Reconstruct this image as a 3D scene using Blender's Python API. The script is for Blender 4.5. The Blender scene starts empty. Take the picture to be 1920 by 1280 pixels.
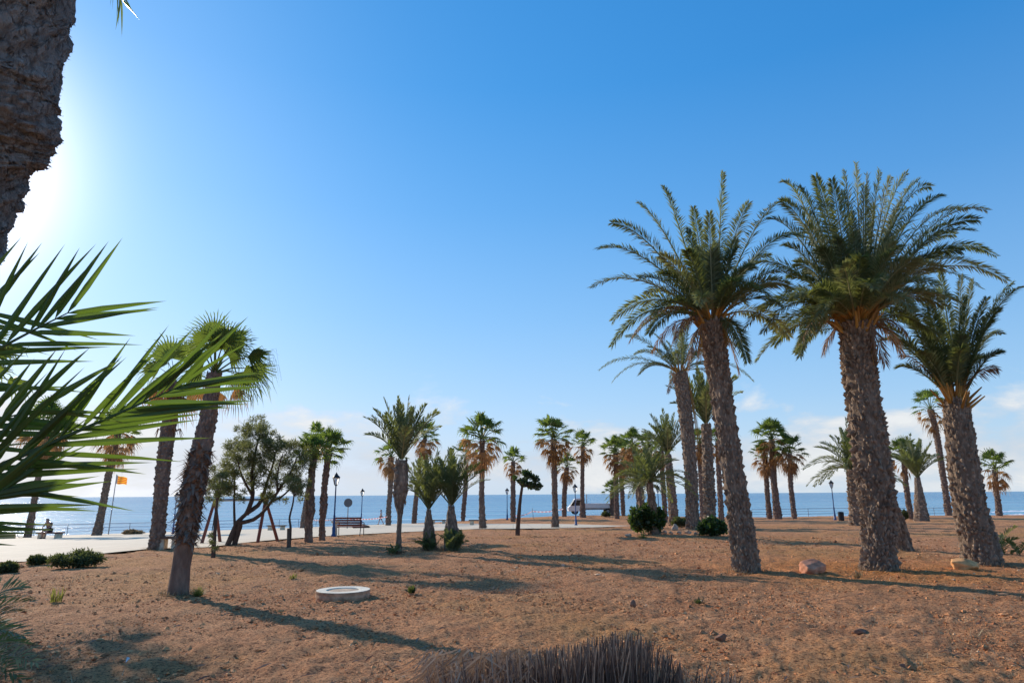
import bpy, bmesh, math, random
import numpy as np
from mathutils import Vector, Matrix

random.seed(7)
rng = np.random.default_rng(7)
R = math.radians
PI = math.pi
scn = bpy.context.scene
col = scn.collection

# ------------------------------------------------------------------ camera
FPX = 1260.0
PITCH = math.atan((926.5 - 640) / FPX)
ROLL = R(-0.356)
EYE = Vector((0, 0, 1.65))
Fw = Vector((0, math.cos(PITCH), math.sin(PITCH)))
R0 = Vector((1, 0, 0))
U0 = Vector((0, -math.sin(PITCH), math.cos(PITCH)))
Rt = R0 * math.cos(ROLL) + U0 * math.sin(ROLL)
Up = -R0 * math.sin(ROLL) + U0 * math.cos(ROLL)
cam = bpy.data.objects.new('camera', bpy.data.cameras.new('camera'))
col.objects.link(cam)
cam.matrix_world = Matrix(((Rt.x, Up.x, -Fw.x, EYE.x), (Rt.y, Up.y, -Fw.y, EYE.y), (Rt.z, Up.z, -Fw.z, EYE.z), (0, 0, 0, 1)))
cam.data.sensor_width = 36.0
cam.data.lens = 36.0 * FPX / 1920.0
cam.data.clip_start = 0.05
cam.data.clip_end = 60000
scn.camera = cam
SUN_AZ = R(45)      # to the left of straight ahead
SUN_EL = R(22)
SUNDIR = Vector((-math.sin(SUN_AZ) * math.cos(SUN_EL), math.cos(SUN_AZ) * math.cos(SUN_EL), math.sin(SUN_EL)))


def ray(px, py):
    return Rt * ((px - 960) / FPX) + Up * ((640 - py) / FPX) + Fw


def on_y(px, py, Y):
    v = ray(px, py)
    return EYE + v * (Y / v.y)


def mpp(P):
    return (P - EYE).dot(Fw) / FPX


# ------------------------------------------------------------------ terrain
def sm(t):
    t = np.clip(t, 0, 1)
    return t * t * (3 - 2 * t)


AZ_PX = lambda px: math.atan((px - 960) / (FPX / math.cos(PITCH) * 1.0) * 1.0)
EDGE_PX = [-3000, -600, 0, 200, 400, 560, 700, 860, 1000, 1200, 1300, 1440, 1900, 2600, 5000]
EDGE_D = [56, 60, 66, 72, 77, 86, 96, 105, 112, 112, 100, 86, 90, 96, 100]


def px_of(x, y):
    # the compass bearing of a plan position, written as the pixel column of the horizon there
    return 960 + x / np.maximum(y, 0.05) * (FPX / math.cos(PITCH))


def edge_y(x, y):
    return np.interp(px_of(x, y), EDGE_PX, EDGE_D)


def G0(x, y):
    x = np.asarray(x, float); y = np.asarray(y, float)
    s = 4.0
    slope = s * np.log1p(np.exp(np.clip((y - 30) / s, -30, 30)))
    z = -0.030 * slope
    xl = 1.5 * np.log1p(np.exp(np.clip((-x - 0.5) / 1.5, -30, 30)))
    z = z - 0.020 * np.minimum(xl, 70)
    z = z + 0.72 * np.exp(-((x - 12) / 17.0) ** 2 - ((y - 98) / 20.0) ** 2)
    z = z + 0.12 * np.exp(-((x - 6.5) / 3.0) ** 2 - ((y - 31) / 5.0) ** 2)
    z = z + 0.45 * sm((x - 20) / 22) * sm((y - 42) / 36)
    return z


def G(x, y):
    return float(G0(x, y))


def at(px, py):
    v = ray(px, py)
    lo, t = 0.5, 0.5
    while t < 400:
        P = EYE + v * t
        if P.z < G(P.x, P.y):
            break
        lo = t
        t *= 1.02
    hi = t
    for _ in range(30):
        m = (lo + hi) / 2
        P = EYE + v * m
        if P.z < G(P.x, P.y):
            hi = m
        else:
            lo = m
    P = EYE + v * hi
    P.z = G(P.x, P.y)
    return P


def ground(px, Y):
    # ground point in the bearing of column px at forward distance Y
    x = (px - 960) / (FPX / math.cos(PITCH)) * Y
    return Vector((x, Y, G(x, Y)))


# value noise on numpy arrays
_perm = rng.permutation(512)
_val = rng.random(512)


def vnoise(x, y, seed=0):
    xi = np.floor(x).astype(int); yi = np.floor(y).astype(int)
    xf = x - xi; yf = y - yi
    u = xf * xf * (3 - 2 * xf); v = yf * yf * (3 - 2 * yf)

    def h(a, b):
        return _val[_perm[(_perm[(a + seed * 37) & 511] + b) & 511]]
    return (h(xi, yi) * (1 - u) + h(xi + 1, yi) * u) * (1 - v) + (h(xi, yi + 1) * (1 - u) + h(xi + 1, yi + 1) * u) * v


# ------------------------------------------------------------------ mesh builder
class MB:
    def __init__(self):
        self.v = []; self.f = []; self.a = []; self.mi = []

    def add(self, verts, faces, var=0.5, mi=0):
        o = len(self.v)
        self.v.extend(verts)
        if isinstance(var, (int, float)):
            self.a.extend([var] * len(verts))
        else:
            self.a.extend(var)
        self.f.extend([tuple(i + o for i in f) for f in faces])
        self.mi.extend([mi] * len(faces))

    def mesh(self, name, mats, origin=(0, 0, 0), smooth=False):
        me = bpy.data.meshes.new(name)
        ox, oy, oz = origin
        me.from_pydata([(p[0] - ox, p[1] - oy, p[2] - oz) for p in self.v], [], self.f)
        at_ = me.attributes.new('var', 'FLOAT', 'POINT')
        at_.data.foreach_set('value', np.array(self.a, dtype=np.float32))
        if not isinstance(mats, (list, tuple)):
            mats = [mats]
        for m in mats:
            me.materials.append(m)
        me.polygons.foreach_set('material_index', self.mi)
        if smooth:
            me.polygons.foreach_set('use_smooth', [True] * len(me.polygons))
        me.update()
        return me

    def build(self, name, mats, parent=None, smooth=False, origin=None):
        if origin is None:
            origin = parent['_o'] if parent is not None and '_o' in parent else (0, 0, 0)
        me = self.mesh(name, mats, origin, smooth)
        o = bpy.data.objects.new(name, me)
        col.objects.link(o)
        if parent is not None:
            o.parent = parent
        return o

    # shapes --------------------------------------------------------
    def box(self, c, s, rz=0.0, var=0.5, mi=0, taper=1.0):
        hx, hy, hz = s[0] / 2, s[1] / 2, s[2] / 2
        ca, sa = math.cos(rz), math.sin(rz)
        vs = []
        for z, k in ((-hz, 1.0), (hz, taper)):
            for x, y in ((-hx, -hy), (hx, -hy), (hx, hy), (-hx, hy)):
                x *= k; y *= k
                vs.append((c[0] + x * ca - y * sa, c[1] + x * sa + y * ca, c[2] + z))
        self.add(vs, [(3, 2, 1, 0), (4, 5, 6, 7), (0, 1, 5, 4), (1, 2, 6, 5), (2, 3, 7, 6), (3, 0, 4, 7)], var, mi)

    def tube(self, pts, rad, sides=8, var=0.5, mi=0, cap=True, jitter=0.0):
        n = len(pts)
        pts = [Vector(p) for p in pts]
        if isinstance(rad, (int, float)):
            rad = [rad] * n
        vs = []
        T0 = (pts[1] - pts[0]).normalized()
        e1 = T0.orthogonal().normalized()
        for i in range(n):
            T = (pts[min(i + 1, n - 1)] - pts[max(i - 1, 0)]).normalized()
            e1 = (e1 - T * e1.dot(T)).normalized()
            e2 = T.cross(e1)
            for k in range(sides):
                a = 2 * PI * k / sides
                r = rad[i] * (1 + jitter * (random.random() - .5))
                vs.append(tuple(pts[i] + (e1 * math.cos(a) + e2 * math.sin(a)) * r))
        fs = []
        for i in range(n - 1):
            for k in range(sides):
                k2 = (k + 1) % sides
                fs.append((i * sides + k, i * sides + k2, (i + 1) * sides + k2, (i + 1) * sides + k))
        if cap:
            fs.append(tuple(range(sides - 1, -1, -1)))
            fs.append(tuple((n - 1) * sides + k for k in range(sides)))
        self.add(vs, fs, var, mi)

    def lathe(self, c, prof, sides=12, var=0.5, mi=0, rot=0.0, cap=True):
        vs = []
        for r, z in prof:
            for k in range(sides):
                a = 2 * PI * k / sides + rot
                vs.append((c[0] + r * math.cos(a), c[1] + r * math.sin(a), c[2] + z))
        fs = []
        n = len(prof)
        for i in range(n - 1):
            for k in range(sides):
                k2 = (k + 1) % sides
                fs.append((i * sides + k, i * sides + k2, (i + 1) * sides + k2, (i + 1) * sides + k))
        if cap:
            fs.append(tuple(range(sides - 1, -1, -1)))
            fs.append(tuple((n - 1) * sides + k for k in range(sides)))
        self.add(vs, fs, var, mi)


def tag(o, label=None, cat=None, group=None, kind=None):
    if label: o['label'] = label
    if cat: o['category'] = cat
    if group: o['group'] = group
    if kind: o['kind'] = kind
    return o


def empty(name, loc, label, cat, group=None):
    o = bpy.data.objects.new(name, None)
    col.objects.link(o)
    o.location = loc
    o.empty_display_size = 0.2
    o['_o'] = tuple(loc)
    tag(o, label, cat, group)
    return o


# ------------------------------------------------------------------ materials
def newmat(name):
    m = bpy.data.materials.new(name)
    m.use_nodes = True
    nt = m.node_tree
    nt.nodes.clear()
    out = nt.nodes.new('ShaderNodeOutputMaterial')
    return m, nt, out


def N(nt, t, **kw):
    n = nt.nodes.new(t)
    for k, v in kw.items():
        setattr(n, k, v)
    return n


def ramp(nt, fac, stops):
    r = N(nt, 'ShaderNodeValToRGB')
    els = r.color_ramp.elements
    while len(els) > 1:
        els.remove(els[-1])
    els[0].position = stops[0][0]; els[0].color = (*stops[0][1], 1)
    for p, c in stops[1:]:
        e = els.new(p); e.color = (*c, 1)
    nt.links.new(fac, r.inputs[0])
    return r.outputs[0]


def noise(nt, scale, detail=4, rough=0.6, coord=None, dist=0.0):
    n = N(nt, 'ShaderNodeTexNoise')
    n.inputs['Scale'].default_value = scale
    n.inputs['Detail'].default_value = detail
    n.inputs['Roughness'].default_value = rough
    n.inputs['Distortion'].default_value = dist
    if coord is None:
        tc = N(nt, 'ShaderNodeTexCoord')
        coord = tc.outputs['Object']
    nt.links.new(coord, n.inputs['Vector'])
    return n.outputs[0]


def mixc(nt, fac, a, b, mode='MIX'):
    m = N(nt, 'ShaderNodeMix', data_type='RGBA', blend_type=mode)
    if isinstance(fac, (int, float)): m.inputs[0].default_value = fac
    else: nt.links.new(fac, m.inputs[0])
    for s, v in ((m.inputs[6], a), (m.inputs[7], b)):
        if isinstance(v, tuple): s.default_value = (*v, 1)
        else: nt.links.new(v, s)
    return m.outputs[2]


def math_(nt, op, a, b=None, clamp=False):
    m = N(nt, 'ShaderNodeMath', operation=op, use_clamp=clamp)
    for s, v in ((m.inputs[0], a), (m.inputs[1], b)):
        if v is None: continue
        if isinstance(v, (int, float)): s.default_value = v
        else: nt.links.new(v, s)
    return m.outputs[0]


def bump(nt, h, strength=0.5, dist=0.02, normal=None):
    b = N(nt, 'ShaderNodeBump')
    b.inputs['Strength'].default_value = strength
    b.inputs['Distance'].default_value = dist
    nt.links.new(h, b.inputs['Height'])
    if normal: nt.links.new(normal, b.inputs['Normal'])
    return b.outputs[0]


def attr(nt, name='var'):
    a = N(nt, 'ShaderNodeAttribute', attribute_name=name)
    return a.outputs['Fac']


def plain(name, c, rough=0.6, metal=0.0, nscale=8.0, var=0.25, bumpk=0.15, spec=0.4):
    m, nt, out = newmat(name)
    p = N(nt, 'ShaderNodeBsdfPrincipled')
    f = noise(nt, nscale, 5)
    d = tuple(x * (1 - var) for x in c); l = tuple(min(1, x * (1 + var)) for x in c)
    nt.links.new(ramp(nt, f, [(0.3, d), (0.7, l)]), p.inputs['Base Color'])
    p.inputs['Roughness'].default_value = rough
    p.inputs['Metallic'].default_value = metal
    p.inputs['Specular IOR Level'].default_value = spec
    if bumpk:
        nt.links.new(bump(nt, noise(nt, nscale * 4, 4), bumpk, 0.01), p.inputs['Normal'])
    nt.links.new(p.outputs[0], out.inputs[0])
    return m


def leafmat(name, stops, trans=0.35, tcol=(0.25, 0.4, 0.05), rough=0.55, spec=0.35, objvar=0.0):
    m, nt, out = newmat(name)
    p = N(nt, 'ShaderNodeBsdfPrincipled')
    v = attr(nt)
    c = ramp(nt, v, stops)
    if objvar:
        oi = N(nt, 'ShaderNodeObjectInfo')
        k = math_(nt, 'MULTIPLY_ADD', oi.outputs['Random'], objvar)
        k.node.inputs[2].default_value = 1 - objvar / 2
        h = N(nt, 'ShaderNodeHueSaturation')
        nt.links.new(k, h.inputs['Value'])
        nt.links.new(c, h.inputs['Color'])
        c = h.outputs[0]
    nt.links.new(c, p.inputs['Base Color'])
    p.inputs['Roughness'].default_value = rough
    p.inputs['Specular IOR Level'].default_value = spec
    t = N(nt, 'ShaderNodeBsdfTranslucent')
    nt.links.new(mixc(nt, 0.75, c, tcol), t.inputs['Color'])
    mx = N(nt, 'ShaderNodeMixShader')
    mx.inputs[0].default_value = trans
    nt.links.new(p.outputs[0], mx.inputs[1]); nt.links.new(t.outputs[0], mx.inputs[2])
    nt.links.new(mx.outputs[0], out.inputs[0])
    return m


def barkmat(name, dark, mid, light, nscale=6, bk=0.8, fib=True):
    m, nt, out = newmat(name)
    p = N(nt, 'ShaderNodeBsdfPrincipled')
    tc = N(nt, 'ShaderNodeTexCoord')
    mp = N(nt, 'ShaderNodeMapping')
    mp.inputs['Scale'].default_value = (1, 1, 0.35) if fib else (1, 1, 1)
    nt.links.new(tc.outputs['Object'], mp.inputs[0])
    f = noise(nt, nscale, 6, 0.65, mp.outputs[0])
    v = attr(nt)
    c = ramp(nt, f, [(0.25, dark), (0.5, mid), (0.75, light)])
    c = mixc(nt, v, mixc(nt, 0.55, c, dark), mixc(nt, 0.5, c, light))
    nt.links.new(c, p.inputs['Base Color'])
    p.inputs['Roughness'].default_value = 0.9
    p.inputs['Specular IOR Level'].default_value = 0.15
    nt.links.new(bump(nt, noise(nt, nscale * 5, 5, 0.7, mp.outputs[0]), bk, 0.03), p.inputs['Normal'])
    nt.links.new(p.outputs[0], out.inputs[0])
    return m


M = {}
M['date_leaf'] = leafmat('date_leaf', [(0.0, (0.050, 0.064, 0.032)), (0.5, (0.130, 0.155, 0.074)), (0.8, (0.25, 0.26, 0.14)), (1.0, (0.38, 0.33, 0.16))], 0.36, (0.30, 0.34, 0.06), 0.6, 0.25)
M['date_stalk'] = leafmat('date_stalk', [(0, (0.30, 0.14, 0.03)), (1, (0.55, 0.30, 0.07))], 0.1, (0.5, 0.25, 0.04))
M['dead_frond'] = leafmat('dead_frond', [(0, (0.12, 0.07, 0.045)), (1, (0.34, 0.22, 0.14))], 0.25, (0.4, 0.2, 0.08), 0.8)
M['fan_leaf'] = leafmat('fan_leaf', [(0, (0.040, 0.060, 0.020)), (0.5, (0.100, 0.118, 0.036)), (1, (0.20, 0.23, 0.07))], 0.42, (0.29, 0.42, 0.05), 0.5, 0.4, 0.35)
M['fan_dead'] = leafmat('fan_dead', [(0, (0.09, 0.05, 0.028)), (0.6, (0.34, 0.185, 0.085)), (1, (0.55, 0.35, 0.17))], 0.38, (0.52, 0.27, 0.09), 0.85, 0.1, 0.3)
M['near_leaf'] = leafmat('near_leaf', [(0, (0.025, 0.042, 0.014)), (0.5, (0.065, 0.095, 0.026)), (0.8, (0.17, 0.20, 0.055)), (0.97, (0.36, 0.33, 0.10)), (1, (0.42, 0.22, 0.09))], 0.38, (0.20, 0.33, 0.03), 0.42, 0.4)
M['date_bark'] = barkmat('date_bark', (0.055, 0.038, 0.029), (0.215, 0.150, 0.106), (0.66, 0.49, 0.35), 9, 0.9)
M['fan_bark'] = barkmat('fan_bark', (0.06, 0.040, 0.031), (0.215, 0.145, 0.110), (0.48, 0.34, 0.25), 7, 0.8)
M['near_bark'] = barkmat('near_bark', (0.095, 0.080, 0.070), (0.36, 0.31, 0.275), (0.76, 0.66, 0.56), 26, 1.0)
m = M['near_bark']; nt = m.node_tree
pb = [n for n in nt.nodes if n.type == 'BSDF_PRINCIPLED'][0]; ob = [n for n in nt.nodes if n.type == 'BUMP'][0]
tc = N(nt, 'ShaderNodeTexCoord'); mp = N(nt, 'ShaderNodeMapping'); mp.inputs['Scale'].default_value = (1, 1, .55); nt.links.new(tc.outputs['Object'], mp.inputs[0])
wn = N(nt, 'ShaderNodeTexNoise'); wn.inputs['Scale'].default_value = 9; nt.links.new(mp.outputs[0], wn.inputs['Vector'])
wv = N(nt, 'ShaderNodeVectorMath', operation='SCALE'); nt.links.new(wn.outputs['Color'], wv.inputs[0]); wv.inputs[3].default_value = .16
wa = N(nt, 'ShaderNodeVectorMath', operation='ADD'); nt.links.new(mp.outputs[0], wa.inputs[0]); nt.links.new(wv.outputs[0], wa.inputs[1])
vo = N(nt, 'ShaderNodeTexVoronoi', feature='DISTANCE_TO_EDGE'); vo.inputs['Scale'].default_value = 17; nt.links.new(wa.outputs[0], vo.inputs['Vector'])
cr_ = ramp(nt, vo.outputs['Distance'], [(0.0, (.35, .35, .35)), (0.14, (1, 1, 1))])
old = pb.inputs['Base Color'].links[0].from_socket
nt.links.new(mixc(nt, cr_, mixc(nt, .65, old, (0.05, 0.038, 0.03)), old), pb.inputs['Base Color'])
nt.links.new(bump(nt, cr_, .6, .015, ob.outputs[0]), pb.inputs['Normal'])
M['tree_bark'] = barkmat('tree_bark', (0.04, 0.025, 0.018), (0.10, 0.065, 0.05), (0.18, 0.12, 0.09), 8, 0.7)
M['tamarisk_leaf'] = leafmat('tamarisk_leaf', [(0, (0.035, 0.042, 0.024)), (0.6, (0.11, 0.12, 0.06)), (1, (0.22, 0.22, 0.10))], 0.42, (0.30, 0.32, 0.08), 0.7)
M['broad_leaf'] = leafmat('broad_leaf', [(0, (0.02, 0.035, 0.018)), (0.6, (0.045, 0.075, 0.03)), (1, (0.10, 0.14, 0.05))], 0.25, (0.12, 0.22, 0.03), 0.4, 0.5)
M['shrub_leaf'] = leafmat('shrub_leaf', [(0, (0.015, 0.028, 0.012)), (0.6, (0.05, 0.085, 0.025)), (1, (0.16, 0.22, 0.05))], 0.25, (0.16, 0.28, 0.03), 0.45, 0.45)
M['scrub_leaf'] = leafmat('scrub_leaf', [(0, (0.03, 0.035, 0.018)), (0.6, (0.085, 0.10, 0.04)), (1, (0.20, 0.21, 0.08))], 0.3, (0.22, 0.26, 0.05), 0.7)
M['weed_leaf'] = leafmat('weed_leaf', [(0, (0.10, 0.11, 0.03)), (1, (0.32, 0.30, 0.08))], 0.35, (0.4, 0.4, 0.06), 0.7)
M['straw'] = leafmat('straw', [(0, (0.16, 0.09, 0.05)), (0.6, (0.36, 0.25, 0.13)), (1, (0.55, 0.42, 0.25))], 0.2, (0.5, 0.35, 0.15), 0.9)
M['stalk'] = leafmat('stalk', [(0, (0.04, 0.028, 0.023)), (0.5, (0.155, 0.108, 0.083)), (1, (0.54, 0.38, 0.26))], 0.12, (0.4, 0.25, 0.12), 0.8)
M['concrete'] = plain('concrete', (0.60, 0.48, 0.34), 0.9, 0, 4, 0.42, 0.6, 0.2)
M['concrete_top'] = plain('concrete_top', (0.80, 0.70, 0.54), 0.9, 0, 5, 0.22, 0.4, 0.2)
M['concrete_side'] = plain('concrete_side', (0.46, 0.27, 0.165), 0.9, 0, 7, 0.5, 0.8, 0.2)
M['cover'] = plain('cover', (0.56, 0.40, 0.27), 0.9, 0, 9, 0.35, 0.6, 0.2)
M['rock_red'] = plain('rock_red', (0.58, 0.26, 0.155), 0.9, 0, 5, 0.45, 0.8, 0.2)
M['rock_orange'] = plain('rock_orange', (0.70, 0.36, 0.15), 0.9, 0, 6, 0.4, 0.8, 0.2)
M['rock_pale'] = plain('rock_pale', (0.52, 0.37, 0.26), 0.9, 0, 6, 0.4, 0.8, 0.2)
M['rock_dark'] = plain('rock_dark', (0.24, 0.125, 0.08), 0.9, 0, 6, 0.4, 0.8, 0.2)
M['blue_metal'] = plain('blue_metal', (0.02, 0.07, 0.20), 0.45, 0.0, 20, 0.2, 0.05)
M['black_metal'] = plain('black_metal', (0.015, 0.015, 0.018), 0.45, 0.3, 20, 0.2, 0.05)
M['grey_metal'] = plain('grey_metal', (0.30, 0.31, 0.33), 0.45, 0.6, 20, 0.15, 0.05)
M['rail_metal'] = plain('rail_metal', (0.20, 0.25, 0.32), 0.5, 0.3, 20, 0.15, 0.05)
M['white_paint'] = plain('white_paint', (0.78, 0.78, 0.77), 0.4, 0.0, 4, 0.06, 0.02)
M['dirty_white'] = plain('dirty_white', (0.62, 0.60, 0.57), 0.6, 0.0, 6, 0.15, 0.05)
M['sign_back'] = plain('sign_back', (0.12, 0.115, 0.12), 0.5, 0.4, 12, 0.15, 0.05)
M['rubber'] = plain('rubber', (0.02, 0.02, 0.02), 0.85, 0, 20, 0.2, 0.05)
M['wood_red'] = plain('wood_red', (0.20, 0.060, 0.040), 0.6, 0, 14, 0.35, 0.2)
M['wood_brown'] = plain('wood_brown', (0.12, 0.075, 0.05), 0.75, 0, 14, 0.35, 0.3)
M['skin'] = plain('skin', (0.42, 0.22, 0.15), 0.55, 0, 20, 0.1, 0.05)
M['hair'] = plain('hair', (0.02, 0.015, 0.012), 0.6, 0, 40, 0.3, 0.2)
M['cloth_white'] = plain('cloth_white', (0.60, 0.57, 0.55), 0.9, 0, 30, 0.1, 0.1)
M['cloth_dark'] = plain('cloth_dark', (0.035, 0.03, 0.045), 0.9, 0, 30, 0.2, 0.1)
M['cloth_maroon'] = plain('cloth_maroon', (0.13, 0.05, 0.05), 0.9, 0, 30, 0.2, 0.1)
M['yellow_wall'] = plain('yellow_wall', (0.42, 0.29, 0.12), 0.9, 0, 5, 0.2, 0.2)

# glass of lanterns and vehicle windows
m, nt, out = newmat('lantern_glass')
p = N(nt, 'ShaderNodeBsdfPrincipled'); p.inputs['Base Color'].default_value = (0.75, 0.78, 0.80, 1)
p.inputs['Roughness'].default_value = 0.25; p.inputs['Transmission Weight'].default_value = 0.55
nt.links.new(p.outputs[0], out.inputs[0]); M['lantern_glass'] = m
m, nt, out = newmat('dark_glass')
p = N(nt, 'ShaderNodeBsdfPrincipled'); p.inputs['Base Color'].default_value = (0.015, 0.02, 0.025, 1)
p.inputs['Roughness'].default_value = 0.08
nt.links.new(p.outputs[0], out.inputs[0]); M['dark_glass'] = m

# barrier tape and flag: stripes
def stripes(name, axis, scale, c1, c2, duty=0.5, trans=0.4):
    m, nt, out = newmat(name)
    tc = N(nt, 'ShaderNodeTexCoord')
    sx = N(nt, 'ShaderNodeSeparateXYZ'); nt.links.new(tc.outputs['UV'], sx.inputs[0])
    a = math_(nt, 'FRACT', math_(nt, 'MULTIPLY', sx.outputs[axis], scale))
    g = math_(nt, 'LESS_THAN', a, duty)
    c = mixc(nt, g, c1, c2)
    p = N(nt, 'ShaderNodeBsdfPrincipled'); nt.links.new(c, p.inputs['Base Color']); p.inputs['Roughness'].default_value = 0.6
    t = N(nt, 'ShaderNodeBsdfTranslucent'); nt.links.new(c, t.inputs['Color'])
    mx = N(nt, 'ShaderNodeMixShader'); mx.inputs[0].default_value = trans
    nt.links.new(p.outputs[0], mx.inputs[1]); nt.links.new(t.outputs[0], mx.inputs[2]); nt.links.new(mx.outputs[0], out.inputs[0])
    return m
M['tape'] = stripes('tape', 0, 1.0, (0.8, 0.76, 0.76), (0.70, 0.22, 0.22))
M['flag'] = stripes('flag', 1, 4.5, (0.60, 0.05, 0.03), (0.85, 0.50, 0.04), 0.5, 0.6)

# dirt
m, nt, out = newmat('dirt')
tc = N(nt, 'ShaderNodeTexCoord'); oc = tc.outputs['Object']
p = N(nt, 'ShaderNodeBsdfPrincipled')
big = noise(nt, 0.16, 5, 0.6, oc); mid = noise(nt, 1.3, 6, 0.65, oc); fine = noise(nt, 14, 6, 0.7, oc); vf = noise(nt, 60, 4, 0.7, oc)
c = ramp(nt, mid, [(0.3, (0.57, 0.245, 0.110)), (0.5, (0.72, 0.330, 0.152)), (0.7, (0.86, 0.43, 0.21))])
c = mixc(nt, math_(nt, 'MULTIPLY', ramp(nt, big, [(0.48, (0, 0, 0)), (0.62, (1, 1, 1))]), 0.55), c, (0.74, 0.36, 0.115))
# orange soil round the big palms on the right
sx = N(nt, 'ShaderNodeSeparateXYZ'); nt.links.new(oc, sx.inputs[0])
dx = math_(nt, 'SUBTRACT', sx.outputs[0], 7.6); dy = math_(nt, 'SUBTRACT', sx.outputs[1], 15.5)
d2 = math_(nt, 'SQRT', math_(nt, 'ADD', math_(nt, 'MULTIPLY', dx, dx), math_(nt, 'MULTIPLY', math_(nt, 'MULTIPLY', dy, dy), 1.6)))
rr = math_(nt, 'ADD', math_(nt, 'MULTIPLY', d2, -0.22), math_(nt, 'ADD', 1.0, math_(nt, 'MULTIPLY', math_(nt, 'SUBTRACT', mid, 0.5), 1.8)), True)
c = mixc(nt, math_(nt, 'MULTIPLY', rr, 0.75), c, (0.86, 0.29, 0.06))
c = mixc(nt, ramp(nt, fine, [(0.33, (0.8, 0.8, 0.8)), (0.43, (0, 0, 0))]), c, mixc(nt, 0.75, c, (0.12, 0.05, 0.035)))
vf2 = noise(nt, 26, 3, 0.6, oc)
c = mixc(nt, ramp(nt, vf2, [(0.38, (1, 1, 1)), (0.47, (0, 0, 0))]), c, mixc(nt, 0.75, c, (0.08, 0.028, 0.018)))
c = mixc(nt, ramp(nt, vf2, [(0.56, (0, 0, 0)), (0.68, (0.6, 0.6, 0.6))]), c, (0.90, 0.50, 0.24))
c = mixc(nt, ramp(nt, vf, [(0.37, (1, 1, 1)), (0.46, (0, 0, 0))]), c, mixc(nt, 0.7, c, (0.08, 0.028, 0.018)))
c = mixc(nt, math_(nt, 'MULTIPLY', ramp(nt, vf, [(0.56, (0, 0, 0)), (0.70, (1, 1, 1))]), 0.55), c, (0.92, 0.58, 0.30))
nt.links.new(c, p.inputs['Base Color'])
pat = noise(nt, 0.42, 4, 0.6, oc)
c = mixc(nt, ramp(nt, pat, [(0.50, (0, 0, 0)), (0.64, (0.55, 0.55, 0.55))]), c, mixc(nt, .5, c, (0.34, 0.17, 0.10)))
p.inputs['Roughness'].default_value = 0.95; p.inputs['Specular IOR Level'].default_value = 0.1
md2 = noise(nt, 4.5, 4, 0.6, oc); b0 = bump(nt, md2, 0.8, 0.10); b1 = bump(nt, fine, 1.0, 0.09, b0); b2 = bump(nt, vf, 0.9, 0.025, b1)
nt.links.new(b2, p.inputs['Normal']); nt.links.new(p.outputs[0], out.inputs[0]); M['dirt'] = m

# paving
m, nt, out = newmat('paving')
tc = N(nt, 'ShaderNodeTexCoord'); oc = tc.outputs['Object']
p = N(nt, 'ShaderNodeBsdfPrincipled')
br = N(nt, 'ShaderNodeTexBrick'); nt.links.new(oc, br.inputs['Vector'])
br.inputs['Scale'].default_value = 1.0; br.inputs['Brick Width'].default_value = 1.2; br.inputs['Row Height'].default_value = 1.2
br.inputs['Mortar Size'].default_value = 0.015; br.offset = 0.0
br.inputs['Color1'].default_value = (0.74, 0.60, 0.42, 1); br.inputs['Color2'].default_value = (0.69, 0.56, 0.39, 1); br.inputs['Mortar'].default_value = (0.28, 0.24, 0.19, 1)
st = noise(nt, 0.5, 6, 0.65, oc)
c = mixc(nt, ramp(nt, st, [(0.4, (0.5, 0.5, 0.5)), (0.6, (0, 0, 0))]), br.outputs[0], (0.60, 0.475, 0.32))
nt.links.new(c, p.inputs['Base Color']); p.inputs['Roughness'].default_value = 0.85
nt.links.new(bump(nt, noise(nt, 20, 4, 0.6, oc), 0.2, 0.01), p.inputs['Normal'])
nt.links.new(p.outputs[0], out.inputs[0]); M['paving'] = m

# sea
m, nt, out = newmat('sea')
tc = N(nt, 'ShaderNodeTexCoord'); oc = tc.outputs['Object']
mp = N(nt, 'ShaderNodeMapping'); mp.inputs['Scale'].default_value = (0.35, 1.0, 1.0); nt.links.new(oc, mp.inputs[0])
mp2 = N(nt, 'ShaderNodeMapping'); mp2.inputs['Scale'].default_value = (0.12, 1.0, 1.0); nt.links.new(oc, mp2.inputs[0])
swell = noise(nt, 0.055, 3, 0.5, mp2.outputs[0]); chop = noise(nt, 0.55, 5, 0.65, mp.outputs[0]); rip = noise(nt, 3.0, 3, 0.6, oc)
p = N(nt, 'ShaderNodeBsdfPrincipled')
sx = N(nt, 'ShaderNodeSeparateXYZ'); nt.links.new(oc, sx.inputs[0])
dist = math_(nt, 'DIVIDE', sx.outputs[1], 700.0, True)
mp3 = N(nt, 'ShaderNodeMapping'); mp3.inputs['Scale'].default_value = (0.006, 0.05, 1.0); nt.links.new(oc, mp3.inputs[0])
streak = noise(nt, 1.0, 4, 0.6, mp3.outputs[0])
c = mixc(nt, math_(nt, 'POWER', dist, 0.45), (0.24, 0.57, 0.62), (0.030, 0.22, 0.37))
c = mixc(nt, ramp(nt, swell, [(0.42, (0, 0, 0)), (0.6, (0.6, 0.6, 0.6))]), c, (0.045, 0.26, 0.34))
c = mixc(nt, ramp(nt, streak, [(0.42, (0, 0, 0)), (0.58, (0.6, 0.6, 0.6))]), c, (0.02, 0.17, 0.31))
mp4 = N(nt, 'ShaderNodeMapping'); mp4.inputs['Scale'].default_value = (0.02, 0.22, 1.0); nt.links.new(oc, mp4.inputs[0])
st2 = noise(nt, 1.0, 3, 0.6, mp4.outputs[0])
c = mixc(nt, math_(nt, 'MULTIPLY', ramp(nt, st2, [(0.46, (0, 0, 0)), (0.60, (0.9, 0.9, 0.9))]), math_(nt, 'SUBTRACT', 1.0, math_(nt, 'POWER', dist, 0.6))), c, (0.42, 0.62, 0.68))
nt.links.new(c, p.inputs['Base Color'])
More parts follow.
